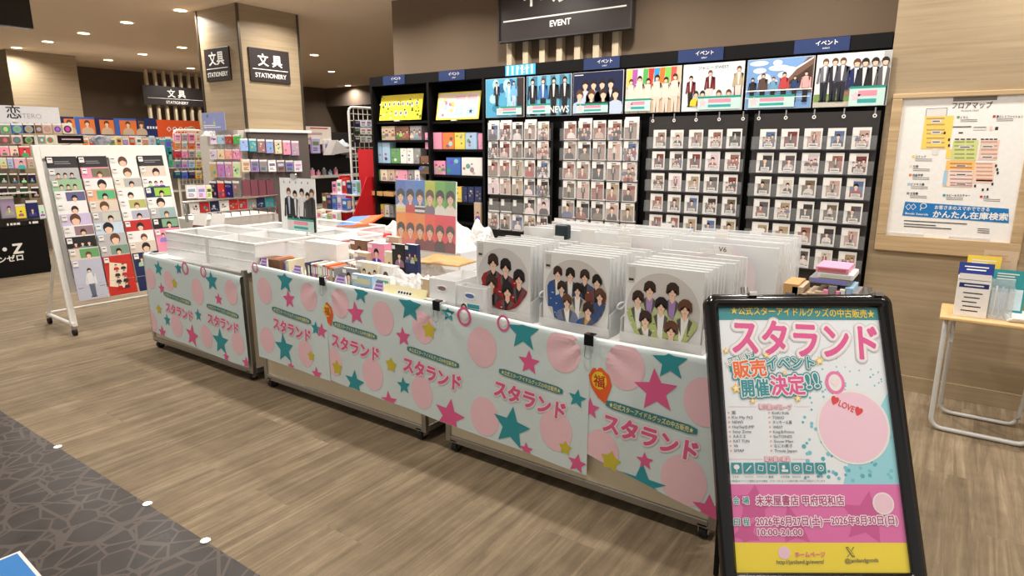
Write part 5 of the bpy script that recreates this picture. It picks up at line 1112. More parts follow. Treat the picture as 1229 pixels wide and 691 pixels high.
# small frosted boxes left of the fans
for k, (xa, xb, l) in enumerate(((-2.145, -1.975, 'left'), (-1.965, -1.80, 'right, with a teal sticker'))):
    E = empty('file_box', ((xa + xb) / 2, 2.4, ZF), 'small frosted file box left of the round fans, ' + l, 'file box', None)
    ya, yb, zt_ = 2.335, 2.405 + .0, .90 - .015 * k; m = MB(); t = .004; FB = clearmat((240, 240, 240), .7, .3, 'frosted_box')
    if k == 0: ya, yb = 2.335, 2.60
    m.box(xa, xb, ya, yb, ZF + .02, ZF + .024, FB); m.box(xa, xb, ya, ya + t, ZF + .024, zt_, FB); m.box(xa, xb, yb - t, yb, ZF + .024, zt_, FB); m.box(xa, xa + t, ya + t, yb - t, ZF + .024, zt_, FB); m.box(xb - t, xb, ya + t, yb - t, ZF + .024, zt_, FB); m.build('box_wall', E)
    q = FY(((xa + xb) / 2, ya - .001, zt_ - .045)); m = MB(); m.tube([q.pt(.03 * max(-1, min(1, 1.4 * math.cos(i * math.pi / 10))), .014 * math.sin(i * math.pi / 10), 0) for i in range(20)], .003, WHITE, 6, True); m.ell(q, 0, 0, .026, .011, .0, mat((150, 120, 130), .4) if k == 0 else mat((90, 120, 180), .4), 16); m.build('grip_hole', E)
    if k:
        m = MB(); m.rect(q, -.055, .062, -.085, -.035, .001, WHITE); m.rect(q, -.025, .06, -.083, -.062, .0014, TEAL); m.rect(q, -.015, .06, -.058, -.038, .0014, TEAL); m.ell(q, -.036, -.06, .018, .02, .0016, mat((60, 40, 36), .5), 14); m.ell(q, -.036, -.064, .012, .014, .002, SKIN, 12); m.build('teal_sticker', E)
# books on the rear right wagon
xs = -.60
for k, (px, w, h, c, l) in enumerate(((950, .07, .21, 'brown', 'kraft brown file'), (958, .05, .2, 'beige', 'kraft tan file'), (966, .05, .17, 'beige', 'short kraft file'), (975, .04, .18, 'beige', 'light kraft file'), (984, .035, .19, 'beige', 'kraft file beside the books'), (993, .03, .2, 'pink', 'pink spined book'), (1000, .035, .22, 'grey', 'grey spined book'), (1007, .03, .2, 'pink', 'rose spined book'), (1013, .03, .21, 'white', 'white spined book'), (1020, .035, .22, 'pale blue', 'pale blue spined book'), (1027, .03, .2, 'grey', 'slate grey spined book'))):
    p = ony(px, 345, 3.05); q = F((p.x, 3.03, ZF), (1, 0, 0), (0, 0, 1)); m = MB(); m.fbox(q, -w / 2 * .92, w / 2 * .92, 0, h, -.17, 0, cm(c) if c != 'brown' else KRAFT, .002); m.rect(q, -w * .3, w * .3, h * .4, h * .8, .0006, mat(rc(80, 240), .5)); m.rect(q, -w * .3, w * .3, h * .1, h * .2, .0006, mat(rc(80, 240), .5))
    tag(m.build('book' if k > 4 else 'kraft_file'), l + ' in the row behind the advert stand, %s from the left' % ORD[k], 'book' if k > 4 else 'file', 'books and files on the rear right wagon')
for k, (px, py, c, w, l) in enumerate(((1000, 318, 'grey', .16, 'grey book lying across the standing books'), (1008, 312, 'white', .14, 'white book lying second in the tilted pile'), (1004, 304, 'pink', .13, 'pink book topmost of the tilted pile'))):
    p = ony(px, py, 3.12); q = F((p.x - w / 2, 3.04, ZF + .225 + .026 * k), (1, 0, 0), (0, 1, 0)); m = MB(); m.fbox(q, 0, w, 0, .18, 0, .024, cm(c), .002); m.rect(F(q.pt(0, 0, 0), (1, 0, 0), (0, 0, 1)), .01, w - .01, .006, .018, .0006, mat(rc(80, 240), .5))
    tag(m.build('book'), l, 'book', 'books lying on the row')
# ================================================================== WHITE MAGAZINE RACK
P0 = onz(88, 403, 0.0); ax = V((.05, 1, 0)).normalized(); nf = V((ax.y, -ax.x, 0))
TL = P0 - nf * .28 + V((0, 0, 1.56)); vv = TL - P0; PH = vv.length
RK = F(P0, ax, vv); PWD = 1.04
E = empty('magazine_rack', P0 + ax * PWD / 2, 'white wheeled rack tilted back, filled with magazines', 'magazine rack')
WM = mat((238, 236, 230), .35)
m = MB()
for a in (0, PWD - .05): m.fbox(RK, a, a + .05, .075, PH, -.03, .0, WM, .004)
m.fbox(RK, .05, PWD - .05, PH - .11, PH, -.03, 0, WM, .004); m.build('rack_frame', E)
m = MB(); m.fbox(RK, .05, PWD - .05, .36, PH - .11, -.026, -.02, mat((226, 224, 218), .4)); m.build('rack_back', E)
bk = onz(53, 388, 0); dpt = .6
for a in (.0, PWD - .03):
    m = MB(); mid = RK.pt(a + .015, PH * .46, -.035); foot = P0 + ax * (a + .015) - nf * dpt + V((0, 0, .085)); m.tube([mid, foot], .015, WM, 8); m.build('rear_leg', E)
    m = MB(); m.tube([P0 + ax * (a + .015) + V((0, 0, .095)) + nf * .02, foot], .016, WM, 8); m.build('base_bar', E)
    for c in (P0 + ax * (a + .015), P0 + ax * (a + .015) - nf * dpt):
        m = MB(); m.box(c.x - .02, c.x + .02, c.y - .015, c.y + .015, .05, .08, CHROME); cc = m.build('caster', E)
        m = MB(); m.cyl(V((c.x, c.y, .032)) - ax * .013, V((c.x, c.y, .032)) + ax * .013, .032, RUBBER, 16); m.build('wheel', cc)
m = MB(); m.tube([P0 - nf * dpt + V((0, 0, .10)), P0 + ax * PWD - nf * dpt + V((0, 0, .10))], .012, WM, 8); m.build('cross_bar', E)
# magazines, four columns of ten
tops = [RK.uv(x, y)[1] for x, y in ((52, 188), (54.5, 201.5), (58, 215.7), (62, 229), (66, 243), (69, 258), (73, 271.5), (76.5, 285.5), (80, 300), (84, 313.5))]
step = (tops[0] - tops[9]) / 9; a_l, a_r = RK.uv(53, 190)[0], RK.uv(196, 192)[0]; cw = (a_r - a_l) / 4
bot10 = RK.uv(86, 364)[1]; mh = max(.24, min(.34, tops[9] - bot10))
MC = [['black', 'black', 'white', 'black'], ['grey', 'pink', 'white', 'beige'], ['green', 'white', 'cream', 'white'], ['white', 'orange', 'white', 'navy'], ['white', 'beige', 'white', 'white'], ['lilac', 'grey', 'white', 'grey'], ['white', 'pale blue', 'red', 'black'], ['black', 'grey', 'white', 'pink'], ['beige', 'grey', 'beige', 'white'], ['lilac', 'red', 'navy', 'white']]
COLN = ['leftmost column', 'second column', 'third column', 'rightmost column']
for r in range(10):
    b = tops[0] - step * r; dz = .004 + .0095 * r
    for c in range(4):
        if r > 7 and c == 3: continue
        cn = MC[r][c]; w = cw * .95; q = RK.at(a_l + cw * c + cw * .02 + R.uniform(-.004, .004), b - mh, dz); m = MB(); base = tuple(int(v * .55 + 240 * .45) if cn not in ('black', 'navy', 'red', 'pink') else v for v in CNAMES[cn])
        m.fbox(q, 0, w, 0, mh, -.004, .0, mat(base, .35)); hr = R.choice(HAIRS)
        if r == 9 and c == 0:
            m.rect(q, .004, w - .004, .004, mh - .004, .0008, mat((186, 188, 204), .4)); person(m, q, w * .52, mh * .05, mh * .72, .0016, mat((220, 222, 226), .4), mat((96, 104, 120), .4), hr)
            for s in (-1, 1): m.rect(q, w * (.5 + s * .36) - .02, w * (.5 + s * .36) + .02, mh * .3, mh * .31, .0014, DGREY)
        elif r == 9 and c == 1:
            m.rect(q, 0, w, 0, mh, .0006, mat((192, 44, 34), .4)); m.p2(q, [(w * .05, mh * .25), (w * .62, mh * .15), (w * .8, mh * .75), (w * .2, mh * .85)], .001, mat((232, 216, 190), .4))
            for k in range(8): bust(m, q, w * (.4 + .25 * (k % 2)), mh * (.72 - .16 * (k // 2)), w * .09, .0016 + .0008 * k, DSUIT if k % 3 else RED, R.choice(HAIRS))
        else:
            t = R.randrange(4)
            if cn == 'black' and r == 0: m.rect(q, .02, w - .004, mh * .72, mh * .97, .0008, mat((48, 46, 50), .4)); bars(m, q, w * .25, w * .9, mh * .88, 2, .0012, mat((150, 146, 150), .4), .006, .016)
            elif t < 2: bust(m, q, w * R.uniform(.45, .62), mh * .72, w * R.uniform(.24, .42), .0008, mat(rc(50, 230), .5), hr, PAPER)
            elif t == 2:
                for k in range(3): bust(m, q, w * (.3 + .22 * k), mh * .78, w * .14, .0008 + .0008 * k, mat(rc(50, 230), .5), R.choice(HAIRS))
            else:
                m.rect(q, w * .35, w - .004, mh * .75, mh * .97, .0008, mat(rc(60, 220), .5)); bust(m, q, w * .62, mh * .74, w * .22, .0012, mat(rc(50, 230), .5), hr)
        m.rect(q, .006, w * .2, mh * .84, mh * .97, .0078 if r < 9 else .0086, PAPER); m.rect(q, .012, w * .17, mh * .91, mh * .93, .008 if r < 9 else .0088, DGREY)
        tag(m.build('magazine'), '%s magazine, %s row from the top, %s of the white rack' % (cn, ORD[r], COLN[c]), 'magazine', 'magazines on the white rack')
for c in range(4):
    m = MB()
    for r in range(10): b = tops[0] - step * r - mh * .62; m.fbox(RK, a_l + cw * c, a_l + cw * c + cw * .95, b, b + .004, .0 + .0095 * r + .0045, .0095 * r + .0058, clearmat((230, 232, 234), .25, .1, 'acrylic'))
    m.build('clear_pocket', E)

# ================================================================== STATIONERY FLOOR BEHIND
def pk(fr, x0, y0, x1, y1, col, label, grp, nm='hanging_pack', cat='pack', style=None, depth=.02, hook=True, hk=.05):
    """pack whose face spans the pixel box on the frame's plane"""
    xc, yc = (x0 + x1) / 2, (y0 + y1) / 2; a0, _ = fr.uv(x0, yc); a1, _ = fr.uv(x1, yc); _, b0 = fr.uv(xc, y1); _, b1 = fr.uv(xc, y0); q = fr.at(a0, b0); w, h = a1 - a0, b1 - b0; m = MB(); c = cm(col) if isinstance(col, str) else col
    m.fbox(q, 0, w, 0, h, -depth, 0, c, .0)
    if style == 'badge':
        m.rect(q, 0, w, h * .82, h, .0006, PAPER); m.ell(q, w / 2, h * .42, min(w, h) * .4, min(w, h) * .4, .0008, mat(rc(60, 230), .25), 16); m.ell(q, w / 2, h * .42, min(w, h) * .22, min(w, h) * .26, .0014, mat(rc(60, 230), .25), 12)
    elif style: cover(m, q.at(w * .06, h * .05), w * .88, h * .78, .0006, mat(tuple(min(255, max(0, v + R.randrange(-40, 40))) for v in (CNAMES[col] if isinstance(col, str) else (150, 150, 150))), .5), style); m.rect(q, 0, w, h * .86, h, .0006, PAPER)
    if hook: m.tube([q.pt(w / 2, h * 1.02, .012), q.pt(w / 2, h * 1.02, -hk)], .003, CHROME, 5)
    tag(m.build(nm), label, cat, grp)
# --- gondola with black base, far left
GX = -9.3
E = empty('gondola_shelf', (GX - .3, 2.2, 0), 'tall display gondola with black lettered base at far left', 'display gondola')
q = FX((GX, 0, 0)); yR = 3.12
m = MB(); m.box(GX - .6, GX, .9, yR, 0, .60, BLACK); m.build('base_panel', E)
m = MB(); m.box(GX - .6, GX + .005, .9, yR, .605, .665, GLOSSB); [m.rect(FX((GX + .0055, 0, 0)), q.uv(x_, 263)[0], q.uv(x_ + l_, 263)[0], .622, .648, .001, WHITE) for x_, l_ in ((7, 2), (11, 3), (15, 3), (19, 4), (34, 2), (38, 7))]; m.build('price_rail', E)
m = MB(); f = FX((GX + .001, 0, 0)); a0, b0 = f.uv(28, 303); a1, _ = f.uv(18, 303); m.text(f, 'Z・Z・Z', a0, b0, .165, .001, WHITE, .04, width=.62, align='R'); a2, b2 = f.uv(28, 311.5); m.text(f, 'ゼンレスゾーンゼロ', a2, b2, .085, .001, WHITE, .03, width=.78, align='R'); m.build('lettering', E)
m = MB(); m.box(GX - .55, GX - .5, .9, yR, .665, 1.86, mat((150, 138, 122), .6)); m.build('peg_panel', E)
for z in (.665, 1.0): 
    if z > .7: m = MB(); m.box(GX - .5, GX - .08, .9, yR, z - .015, z, mat((210, 206, 196), .5)); m.build('shelf', E)
m = MB()
for z in (1.72, 1.58, 1.38): m.tube([(GX - .3, .9, z), (GX - .3, yR, z)], .006, mat((206, 202, 190), .4), 6)
m.tube([(GX - .3, yR, 1.72), (GX - .3, yR, 1.83), (GX - .5, yR, 1.85)], .014, mat((214, 208, 194), .4), 8); m.build('wire_rail', E)
ga = FX((GX - .26, 0, 0)); grp = 'packs on the far left gondola'
rows = [(148, 160, [(0, 13), (14, 27), (28, 41), (43, 50), (51, 62), (64, 74), (75, 87)], 'badge', ['grey', 'blue', 'black', 'brown', 'beige', 'beige', 'cream'], 'top row'),
        (162, 172.5, [(0, 12), (14, 26), (28, 41), (46, 54), (55, 65)], 'badge', ['brown', 'beige', 'black', 'grey', 'cream'], 'second row'),
        (175, 187, [(0, 11), (12, 22), (23, 36)], 'bust', ['pink', 'cream', 'red'], 'third row'),
        (189, 202, [(0, 8), (9, 16), (17, 31), (33, 41)], 'bust', ['cream', 'lilac', 'pink', 'beige'], 'fourth row')]
for (y0, y1, xs_, st, cl, rn) in rows:
    for k, (x0, x1) in enumerate(xs_): pk(ga, x0, y0, x1, y1, cl[k], '%s pack, %s from the left in the %s of the far left gondola' % (cl[k], ORD[k], rn), grp, style=st, hk=.25)
gb = FX((GX - .2, 0, 0))
for rn, y0, y1, xs_ in (('first dark row', 208, 220, (0, 12, 24, 34)), ('second dark row', 224, 237, (0, 11, 25, 38))):
    for k, x in enumerate(xs_): pk(gb, x, y0, x + 9, y1, 'black', 'black pack, %s from the left in the %s of the far left gondola' % (ORD[k], rn), grp, style='bust', hk=.31)
for k, (x0, x1, y0, c) in enumerate(((0, 18, 235, 'grey'), (19, 31, 245, 'yellow'), (32, 46, 240, 'navy'), (47, 55, 246, 'white'))):
    pk(FX((GX - .12, 0, 0)), x0, y0, x1, 262, c, '%s standing pack on the base ledge of the far left gondola, %s from the left' % (c, ORD[k]), grp, style='bust', hook=False)
# sign board on top of the gondola
f = FX((GX - .45, 0, 0)); a1, b1_ = f.uv(70, 129); _, b0 = f.uv(40, 146); m = MB(); m.fbox(f, a1 - 1.3, a1, 1.83, b1_, -.02, 0, mat((222, 222, 226), .5)); a, b = f.uv(17, 141); m.text(f, '恋', a, b, .17, .001, INK, .01); a, b = f.uv(34, 142); m.text(f, 'INTERO', a, b, .085, .001, mat((170, 168, 170), .5), .0)
tag(m.build('sign_board'), 'white sign board with brush lettering on top of the far left gondola', 'sign')
m = MB(); f = FX((GX - .2, 0, 0)); a0, b0 = f.uv(70, 172); a1, b1_ = f.uv(100, 165); q2 = f.at(a0, b0); w, h = a1 - a0, .1; m.fbox(q2, 0, w, 0, h, -.01, 0, GLOSSB); bars(m, q2, w * .15, w * .9, h * .6, 1, .001, mat((200, 170, 180), .4), .016); m.tube([q2.pt(w / 2, .0, -.005), q2.pt(w / 2, -.02, -.1)], .005, CHROME, 6); m.tube([q2.pt(w / 2, -.02, -.1), q2.pt(w / 2, -.02, -.31)], .005, CHROME, 6); tag(m.build('price_sign'), 'small black sign with pale lettering above the white rack', 'sign')
m = MB(); f = FX((-12.16, 0, 0)); 
q2 = FX((-13.15, 0, 0)); a0, b0 = q2.uv(-12, 119); a1, b1_ = q2.uv(11, 68); m.fbox(q2, a0, a1, b0, b1_, -.02, .03, GLOSSB); m.rect(q2, a0 + .03, a1 - .04, b0 + .03, b1_ - .03, .031, mat((40, 36, 74), .3, emit=.15))
for k in range(14): m.ell(q2, a0 + .05 + (a1 - a0 - .12) * R.random(), b0 + (b1_ - b0) * (.08 + .84 * R.random()), .06, .05, .0315 + k * .0002, mat(R.choice([(160, 40, 90), (60, 70, 150), (120, 50, 140), (40, 90, 150)]), .3, emit=.15), 8)
tag(m.build('poster_screen'), 'dark purple poster screen on the far left wall', 'screen')
# --- far gondola with the orange and blue header
OX = -11.0
E = empty('gondola_shelf', (OX - .3, 5.2, 0), 'far gondola under the orange and blue header panels', 'display gondola')
m = MB(); m.box(OX - .6, OX - .5, 3.9, 7.2, 0, 1.72, mat((176, 168, 156), .6)); m.build('back_panel', E)
for z in (.25, .8, 1.2, 1.5): m = MB(); m.box(OX - .5, OX - .05, 3.9, 7.2, z - .02, z, OFFW); m.build('shelf', E)
f = FX((OX, 0, 0))
for x0, x1, cs, l in ((74, 90, ('navy', 'orange'), 'left'), (91, 114, ('blue', 'orange'), 'second'), (115, 137, ('navy', 'orange'), 'third'), (138, 164, ('blue', 'orange'), 'fourth'), (164.5, 173, ('navy', 'brown'), 'narrow fifth')):
    a0, _ = f.uv(x0, 152); a1, _ = f.uv(x1, 152); b0, b1_ = 1.72, 1.98; m = MB(); m.fbox(f, a0, a1, b0, b1_, -.01, 0, cm(cs[0])); m.rect(f, a0 + (a1 - a0) * .22, a1, b0 + .01, b1_ - .03, .001, cm(cs[1])); bust(m, f, a0 + (a1 - a0) * .6, b0 + .13, .08, .002, cm('beige'), HAIRS[2])
    tag(m.build('header_board'), '%s orange photo header panel on the far gondola' % l, 'header board', 'orange photo header panels')
a0, _ = f.uv(174, 152); a1, _ = f.uv(188.5, 152); a2, _ = f.uv(240, 152); m = MB(); m.fbox(f, a0, a1, 1.70, 2.0, -.01, 0, NAVY); [m.rect(f, a0 + .03 + .045 * k_, a0 + .06 + .045 * k_, 1.83, 1.87, .001, WHITE) for k_ in range(4)]; m.fbox(f, a1, a2, 1.70, 1.98, -.01, 0, mat((228, 88, 36), .5)); [m.ring(f, a1 + (a2 - a1) * .26 + .1 * k_, 1.83, .042, .045, .014, .001, WHITE, 4 + k_) for k_ in range(5)]; m.ell(f, a2 - .16, 1.8, .09, .09, .001, mat((240, 200, 170), .5), 18)
tag(m.build('header_board'), 'wide orange header panel with navy end on the far gondola', 'header board')
k = 0
for x in range(100, 205, 8):
    c = R.choice(['green', 'red', 'white', 'teal', 'pale blue', 'yellow', 'grey', 'orange', 'beige']); pk(FX((OX + .02, 0, 0)), x, 163 + R.randrange(4), x + 6, 178, c, '%s pack, %s from the left on the far gondola' % (c, ORD[k]), 'packs on the far gondola', style='words', hk=.53); k += 1
for k, (x0, y0, x1, y1) in enumerate(((192, 166, 199, 180), (199, 164, 206, 186), (203, 182, 207, 200))): pk(FX((OX + .1, 0, 0)), x0, y0, x1, y1, 'teal', 'teal pack hanging behind the wire rack, %s' % ORD[k], 'teal packs behind the wire rack', style='words', hk=.61)
c = RK.pt(RK.uv(126, 172)[0], PH + .035, -.085); m = MB()
for k in range(30):
    a = k * 2.4; rr_ = .025 + .0022 * k; e = c + V((.02 * math.sin(k), rr_ * math.cos(a), .05 * abs(math.sin(a)) + .01)); m.tube([c - V((0, 0, .06)), c.lerp(e, .6), e], .022, mat((150, 152, 162), .7, var=.2), 6)
tag(m.build('plush_charm'), 'grey fluffy plush charm peeking over the white rack', 'plush')
# --- white wire rack with packs
def wire_panel(fr, a0, a1, b0, b1, name, label, n, mm, wc, rad=.05):
    E = empty(name, fr.pt((a0 + a1) / 2, 0, 0), label, 'wire rack'); m = MB(); pts = [fr.pt(a0, 0.0, 0), fr.pt(a0, b1 - rad, 0)]
    for k in range(1, 6): t = k / 6 * math.pi / 2; pts.append(fr.pt(a0 + rad * (1 - math.cos(t)), b1 - rad + rad * math.sin(t), 0))
    for k in range(0, 6): t = k / 6 * math.pi / 2; pts.append(fr.pt(a1 - rad + rad * math.sin(t), b1 - rad + rad * math.cos(t), 0))
    pts += [fr.pt(a1, b1 - rad, 0), fr.pt(a1, 0, 0)]; m.tube(pts, .014, wc, 8); m.build('frame_tube', E)
    m = MB()
    for k in range(1, n): a = a0 + (a1 - a0) * k / n; m.tube([fr.pt(a, b0, 0), fr.pt(a, b1, 0)], .004, wc, 5)
    for k in range(mm): b = b0 + (b1 - b0) * k / mm; m.tube([fr.pt(a0, b, 0), fr.pt(a1, b, 0)], .004, wc, 5)
    m.build('wire_grid', E); return E
fr = FX((-7.6, 0, 0)); a0, b1_ = fr.uv(208, 156); a1, _ = fr.uv(243, 158); _, b0 = fr.uv(208, 222)
WC = mat((228, 224, 214), .4)
wire_panel(fr, a0, a1, b0, b1_, 'wire_rack', 'white wire rack hung with small packs left of the pillar', 8, 12, WC)
k = 0
for y0, cs in ((160, ('pink', 'beige', 'pink', 'cream')), (170, ('orange', 'beige', 'orange', 'cream')), (180, ('red', 'pink', 'beige', 'cream')), (192, ('grey', 'lilac', 'pale blue', 'yellow')), (205, ('navy', 'blue', 'navy', 'yellow'))):
    for j, c in enumerate(cs): pk(FX((-7.56, 0, 0)), 210 + j * 8.4, y0, 217 + j * 8.4, y0 + 9, c, '%s pack, %s from the left in the %s row of the white wire rack' % (c, ORD[j], ORD[k]), 'packs on the white wire rack', style='words', hook=False, depth=.045)
    k += 1
# --- pillar display: pegboards on both faces
PX = -6.26
E = empty('peg_display', (-6.3, 4.2, 0), 'pegboard display of stationery wrapped around the pillar foot', 'peg display')
m = MB(); m.box(-6.36, -6.30, 4.12, 4.86, .5, 1.70, mat((96, 88, 84), .5)); m.build('peg_panel', E)
m = MB(); m.box(-7.14, -6.38, 4.02, 4.12, .5, 1.72, mat((196, 190, 182), .5)); m.build('peg_panel', E)
m = MB(); m.box(-6.37, -6.28, 4.1, 4.9, 1.70, 1.73, WHITE); m.build('top_rail', E)
m = MB(); m.box(-6.36, -5.9, 3.22, 4.1, 0, .86, mat((206, 202, 196), .5)); m.build('base_cabinet', E)
f = FX((PX, 0, 0))
for k in range(7): c = ['pale blue', 'teal', 'grey', 'lilac', 'beige', 'pink', 'lilac'][k]; pk(f, 289 + 10.2 * k, 166 + k * .5, 297.5 + 10.2 * k, 181 + k * .9, c, '%s stationery pack, %s from the left in the upper row on the pillar' % (c, ORD[k]), 'stationery packs on the pillar', style='shapes')
for k in range(7): c = ['cream', 'lilac', 'grey', 'white', 'grey', 'grey', 'white'][k]; pk(f, 291 + 10.4 * k, 191 + k * .3, 300 + 10.4 * k, 206, c, '%s stationery pack, %s from the left in the lower row on the pillar' % (c, ORD[k]), 'stationery packs on the pillar', style='words')
for k in range(4): pk(f, 292 + 9.4 * k, 216, 300.4 + 9.4 * k, 235, mat((120, 70, 80), .5, var=.5, scale=160), 'speckled maroon pack, %s from the left at the pillar foot' % ORD[k], 'maroon packs at the pillar foot')
f2 = FY((0, 3.98, 0))
grp = 'packs beside the pillar on the left'
for r, (y0, y1, cs) in enumerate(((162, 173, ('white', 'pale blue', 'red', 'green')), (179, 191, ('white', 'cream', 'pink', 'pink')), (194, 213, ('beige', 'lilac', 'pink', 'cream')), (217, 237, ('navy', 'red', 'navy', 'grey')))):
    for k, c in enumerate(cs): pk(f2, 252 + 9.2 * k, y0, 260 + 9.2 * k, y1, c, '%s pack, %s from the left in the %s row left of the pillar corner' % (c, ORD[k], ORD[r]), grp, style='shapes')
m = MB(); fb = FY((0, 3.95, 0)); a0, b0 = fb.uv(244, 157); a1, _ = fb.uv(271, 157); q2 = fb.at(a0, b0); m.fbox(q2, 0, a1 - a0, 0, .19, -.006, 0, mat((150, 156, 190), .5)); cover(m, q2.at(.01, .01), a1 - a0 - .02, .17, .001, mat((140, 148, 196), .5), 'shapes'); bars(m, q2, .02, a1 - a0 - .02, .06, 2, .004, PAPER, .01, .02); tag(m.build('pop_card'), 'lilac blue pop up card on top of the pillar display', 'pop up card')
for k in range(5): bag(250 + 7 * k, 160, 1.66, .14, .1, .08, 'ruffled clear pack on top of the left pillar display, %s from the left' % ORD[k], 40 + k, None, 0, -6.9 + .05 * k)
# long hook rail in front of the pillar
E = empty('hook_rail', (-5.85, 3.6, .86), 'chrome rail with hanging hooks in front of the pillar display', 'rail')
y0_, y1_ = onx(219, 240, -5.85).y, onx(333, 240, -5.85).y; zr = 1.045
m = MB(); m.tube([(-5.85, y0_, zr), (-5.85, y1_, zr)], .012, CHROME, 8); m.tube([(-5.85, y0_, zr - .12), (-5.85, y1_, zr - .12)], .006, CHROME, 6); m.build('rail_bar', E)
for y in (y0_ + .02, y1_ - .02): m = MB(); m.box(-5.86, -5.84, y - .01, y + .01, .86, zr, CHROME); m.build('rail_post', E)
for k in range(9):
    y = y0_ + .12 + (y1_ - y0_ - .2) * k / 8; m = MB(); m.tube([(-5.85, y, zr - .12), (-5.78, y, zr - .12), (-5.77, y, zr - .16)], .005, DGREY, 6); m.build('hook', E)
    c = R.choice(['teal', 'grey', 'red', 'pale blue', 'white', 'navy']); m = MB(); q2 = FX((-5.865, y - .05, zr - .11)); m.fbox(q2, 0, .09, 0, .1, -.01, 0, cm(c)); cover(m, q2.at(.005, .005), .08, .07, .0006, cm(c), 'shapes'); tag(m.build('hanging_pack'), '%s pack hanging under the chrome rail, %s from the left' % (c, ORD[k]), 'pack', 'packs under the chrome rail')
for k, (x0, x1, c) in enumerate(((224, 236, 'white'), (237, 247, 'white'), (248, 254, 'cream'))): pk(FX((-6.0, 0, 0)), x0, 222, x1, 238, c, '%s pack standing behind the chrome rail, %s from the left' % (c, ORD[k]), 'white packs behind the chrome rail', style='words', hook=False)
# --- shelving right of the pillar, behind the black unit
SX = -7.2
E = empty('open_shelving', (SX - .2, 5.8, 0), 'dark open shelving with white shelves right of the pillar', 'shelving')
ya, yb = onx(352, 200, SX).y, onx(452, 200, SX).y + .6
m = MB(); m.box(SX - .4, SX - .38, ya, yb, 0, 1.75, mat((40, 36, 34), .6)); m.build('back_panel', E)
for px, py in ((380, 211), (380, 248), (380, 180)):
    z = onx(px, py, SX).z; m = MB(); m.box(SX - .38, SX, ya, yb, z - .035, z, OFFW if py != 180 else mat((90, 40, 44), .5), .003); m.build('shelf', E)
for y in (ya, yb - .03): m = MB(); m.box(SX - .38, SX - .35, y, y + .03, 0, 1.75, OFFW); m.build('upright', E)
m = MB(); f = FX((SX + .01, 0, 0)); a0, b0 = f.uv(356, 173); a1, b1_ = f.uv(397, 155); m.fbox(f, a0, a1, b0, b1_ + .03, -.01, 0, mat((226, 216, 204), .5)); m.rect(f, a0 + (a1 - a0) * .4, a1 - .05, b1_ - .0, b1_ + .015, .001, RED); m.rect(f, a0 + .05, a0 + (a1 - a0) * .3, b0 + .03, b0 + .045, .001, RED); bars(m, f, a0 + .05, a1 - .1, b1_ - .05, 2, .001, mat((190, 160, 150), .5), .03, .07); tag(m.build('header_board'), 'cream header panel with red lettering right of the pillar', 'header board')
for k, (x0, y0, x1, y1, c) in enumerate(((374, 164, 384, 184, 'lilac'), (389, 168, 401, 186, 'white'))): pk(FX((SX + .03, 0, 0)), x0, y0, x1, y1, c, '%s tag card hanging below the cream header panel' % c, 'tag cards below the cream header', nm='tag_card', cat='card', style='words', hook=False, depth=.03)
for k, x in enumerate(range(368, 410, 7)):
    z = onx(380, 211, SX).z; p = onx(x, 205, SX - .1); m = MB(); m.cyl((SX - .1, p.y, z), (SX - .1, p.y, z + .05 + .03 * (k % 2)), .03, cm(R.choice(['white', 'pale blue', 'pink', 'grey'])), 12); m.cyl((SX - .1, p.y, z + .05 + .03 * (k % 2)), (SX - .1, p.y, z + .075 + .03 * (k % 2)), .014, CHROME, 10)
    tag(m.build('small_bottle'), 'small bottle on the white shelf right of the pillar, %s from the left' % ORD[k], 'bottle', 'small bottles on the white shelf')
pA, pB, pC = onx(404, 168, -7.0), onx(421, 182, -7.0), onx(397, 186, -7.0); m = MB(); m.add([pA, pB, pC, pA + V((-.15, .0, 0)), pB + V((-.15, 0, 0)), pC + V((-.15, 0, 0))], [(0, 1, 2), (5, 4, 3), (0, 3, 4, 1), (1, 4, 5, 2), (2, 5, 3, 0)], clearmat((222, 216, 212), .75, .25, 'frosted_hood')); tag(m.build('display_hood'), 'translucent triangular display hood right of the pillar', 'display hood')
for k in range(4): bag(408 + 6 * k, 172 + 4 * k, 1.58 - .05 * k, .22, .16, .13, 'pale clear wrapped bundle right of the pillar, %s from the left' % ORD[k], 60 + k, mat((206, 216, 222), .3), 0, SX - .15)
# --- white grid panel and red card stand beside the black unit
fr = FX((-5.6, 0, 0)); a0, b1_ = fr.uv(418, 128); wire_panel(fr, a0, a0 + .62, 1.1, b1_, 'wire_rack', 'white wire grid panel beside the black shelving', 9, 12, mat((214, 214, 206), .4), .06)
k = 0
for y0 in (144, 153, 163):
    for x in (426, 433, 440): pk(FX((-5.57, 0, 0)), x, y0, x + 6, y0 + 8, 'white' if (k % 3) else 'black', 'small %s card, %s in reading order on the white grid panel' % ('white' if k % 3 else 'black', ORD[k]), 'small cards on the white grid panel', nm='hanging_card', cat='card', style='words', hook=False, depth=.03); k += 1
RX = -5.05
E = empty('card_stand', (RX, 4.45, 0), 'red cardboard stand stepped with small boxes beside the black shelving', 'display stand')
def rp(x, y, d=0): p = onx(x, y, RX); return p
REDC = mat((188, 26, 34), .5)
yB = 4.74; yA = onx(388, 280, RX).y
m = MB(); prof = [(yA + .2, 0), (yA + .2, .45), (yA + .32, .72), (4.6, 1.24), (yB, 1.24), (yB, 0)]
for x in (RX, RX - .42):
    vs = [(x, y, z) for y, z in prof] + [(x - .012, y, z) for y, z in prof]; m.add(vs, [(0, 5, 4, 3, 2, 1), (6, 7, 8, 9, 10, 11)] + [(i, (i + 1) % 6, (i + 1) % 6 + 6, i + 6) for i in range(6)], REDC)
m.build('side_panel', E)
m = MB(); m.box(RX - .27, RX, yB - .01, yB, 0, 1.52, REDC); m.build('back_panel', E)
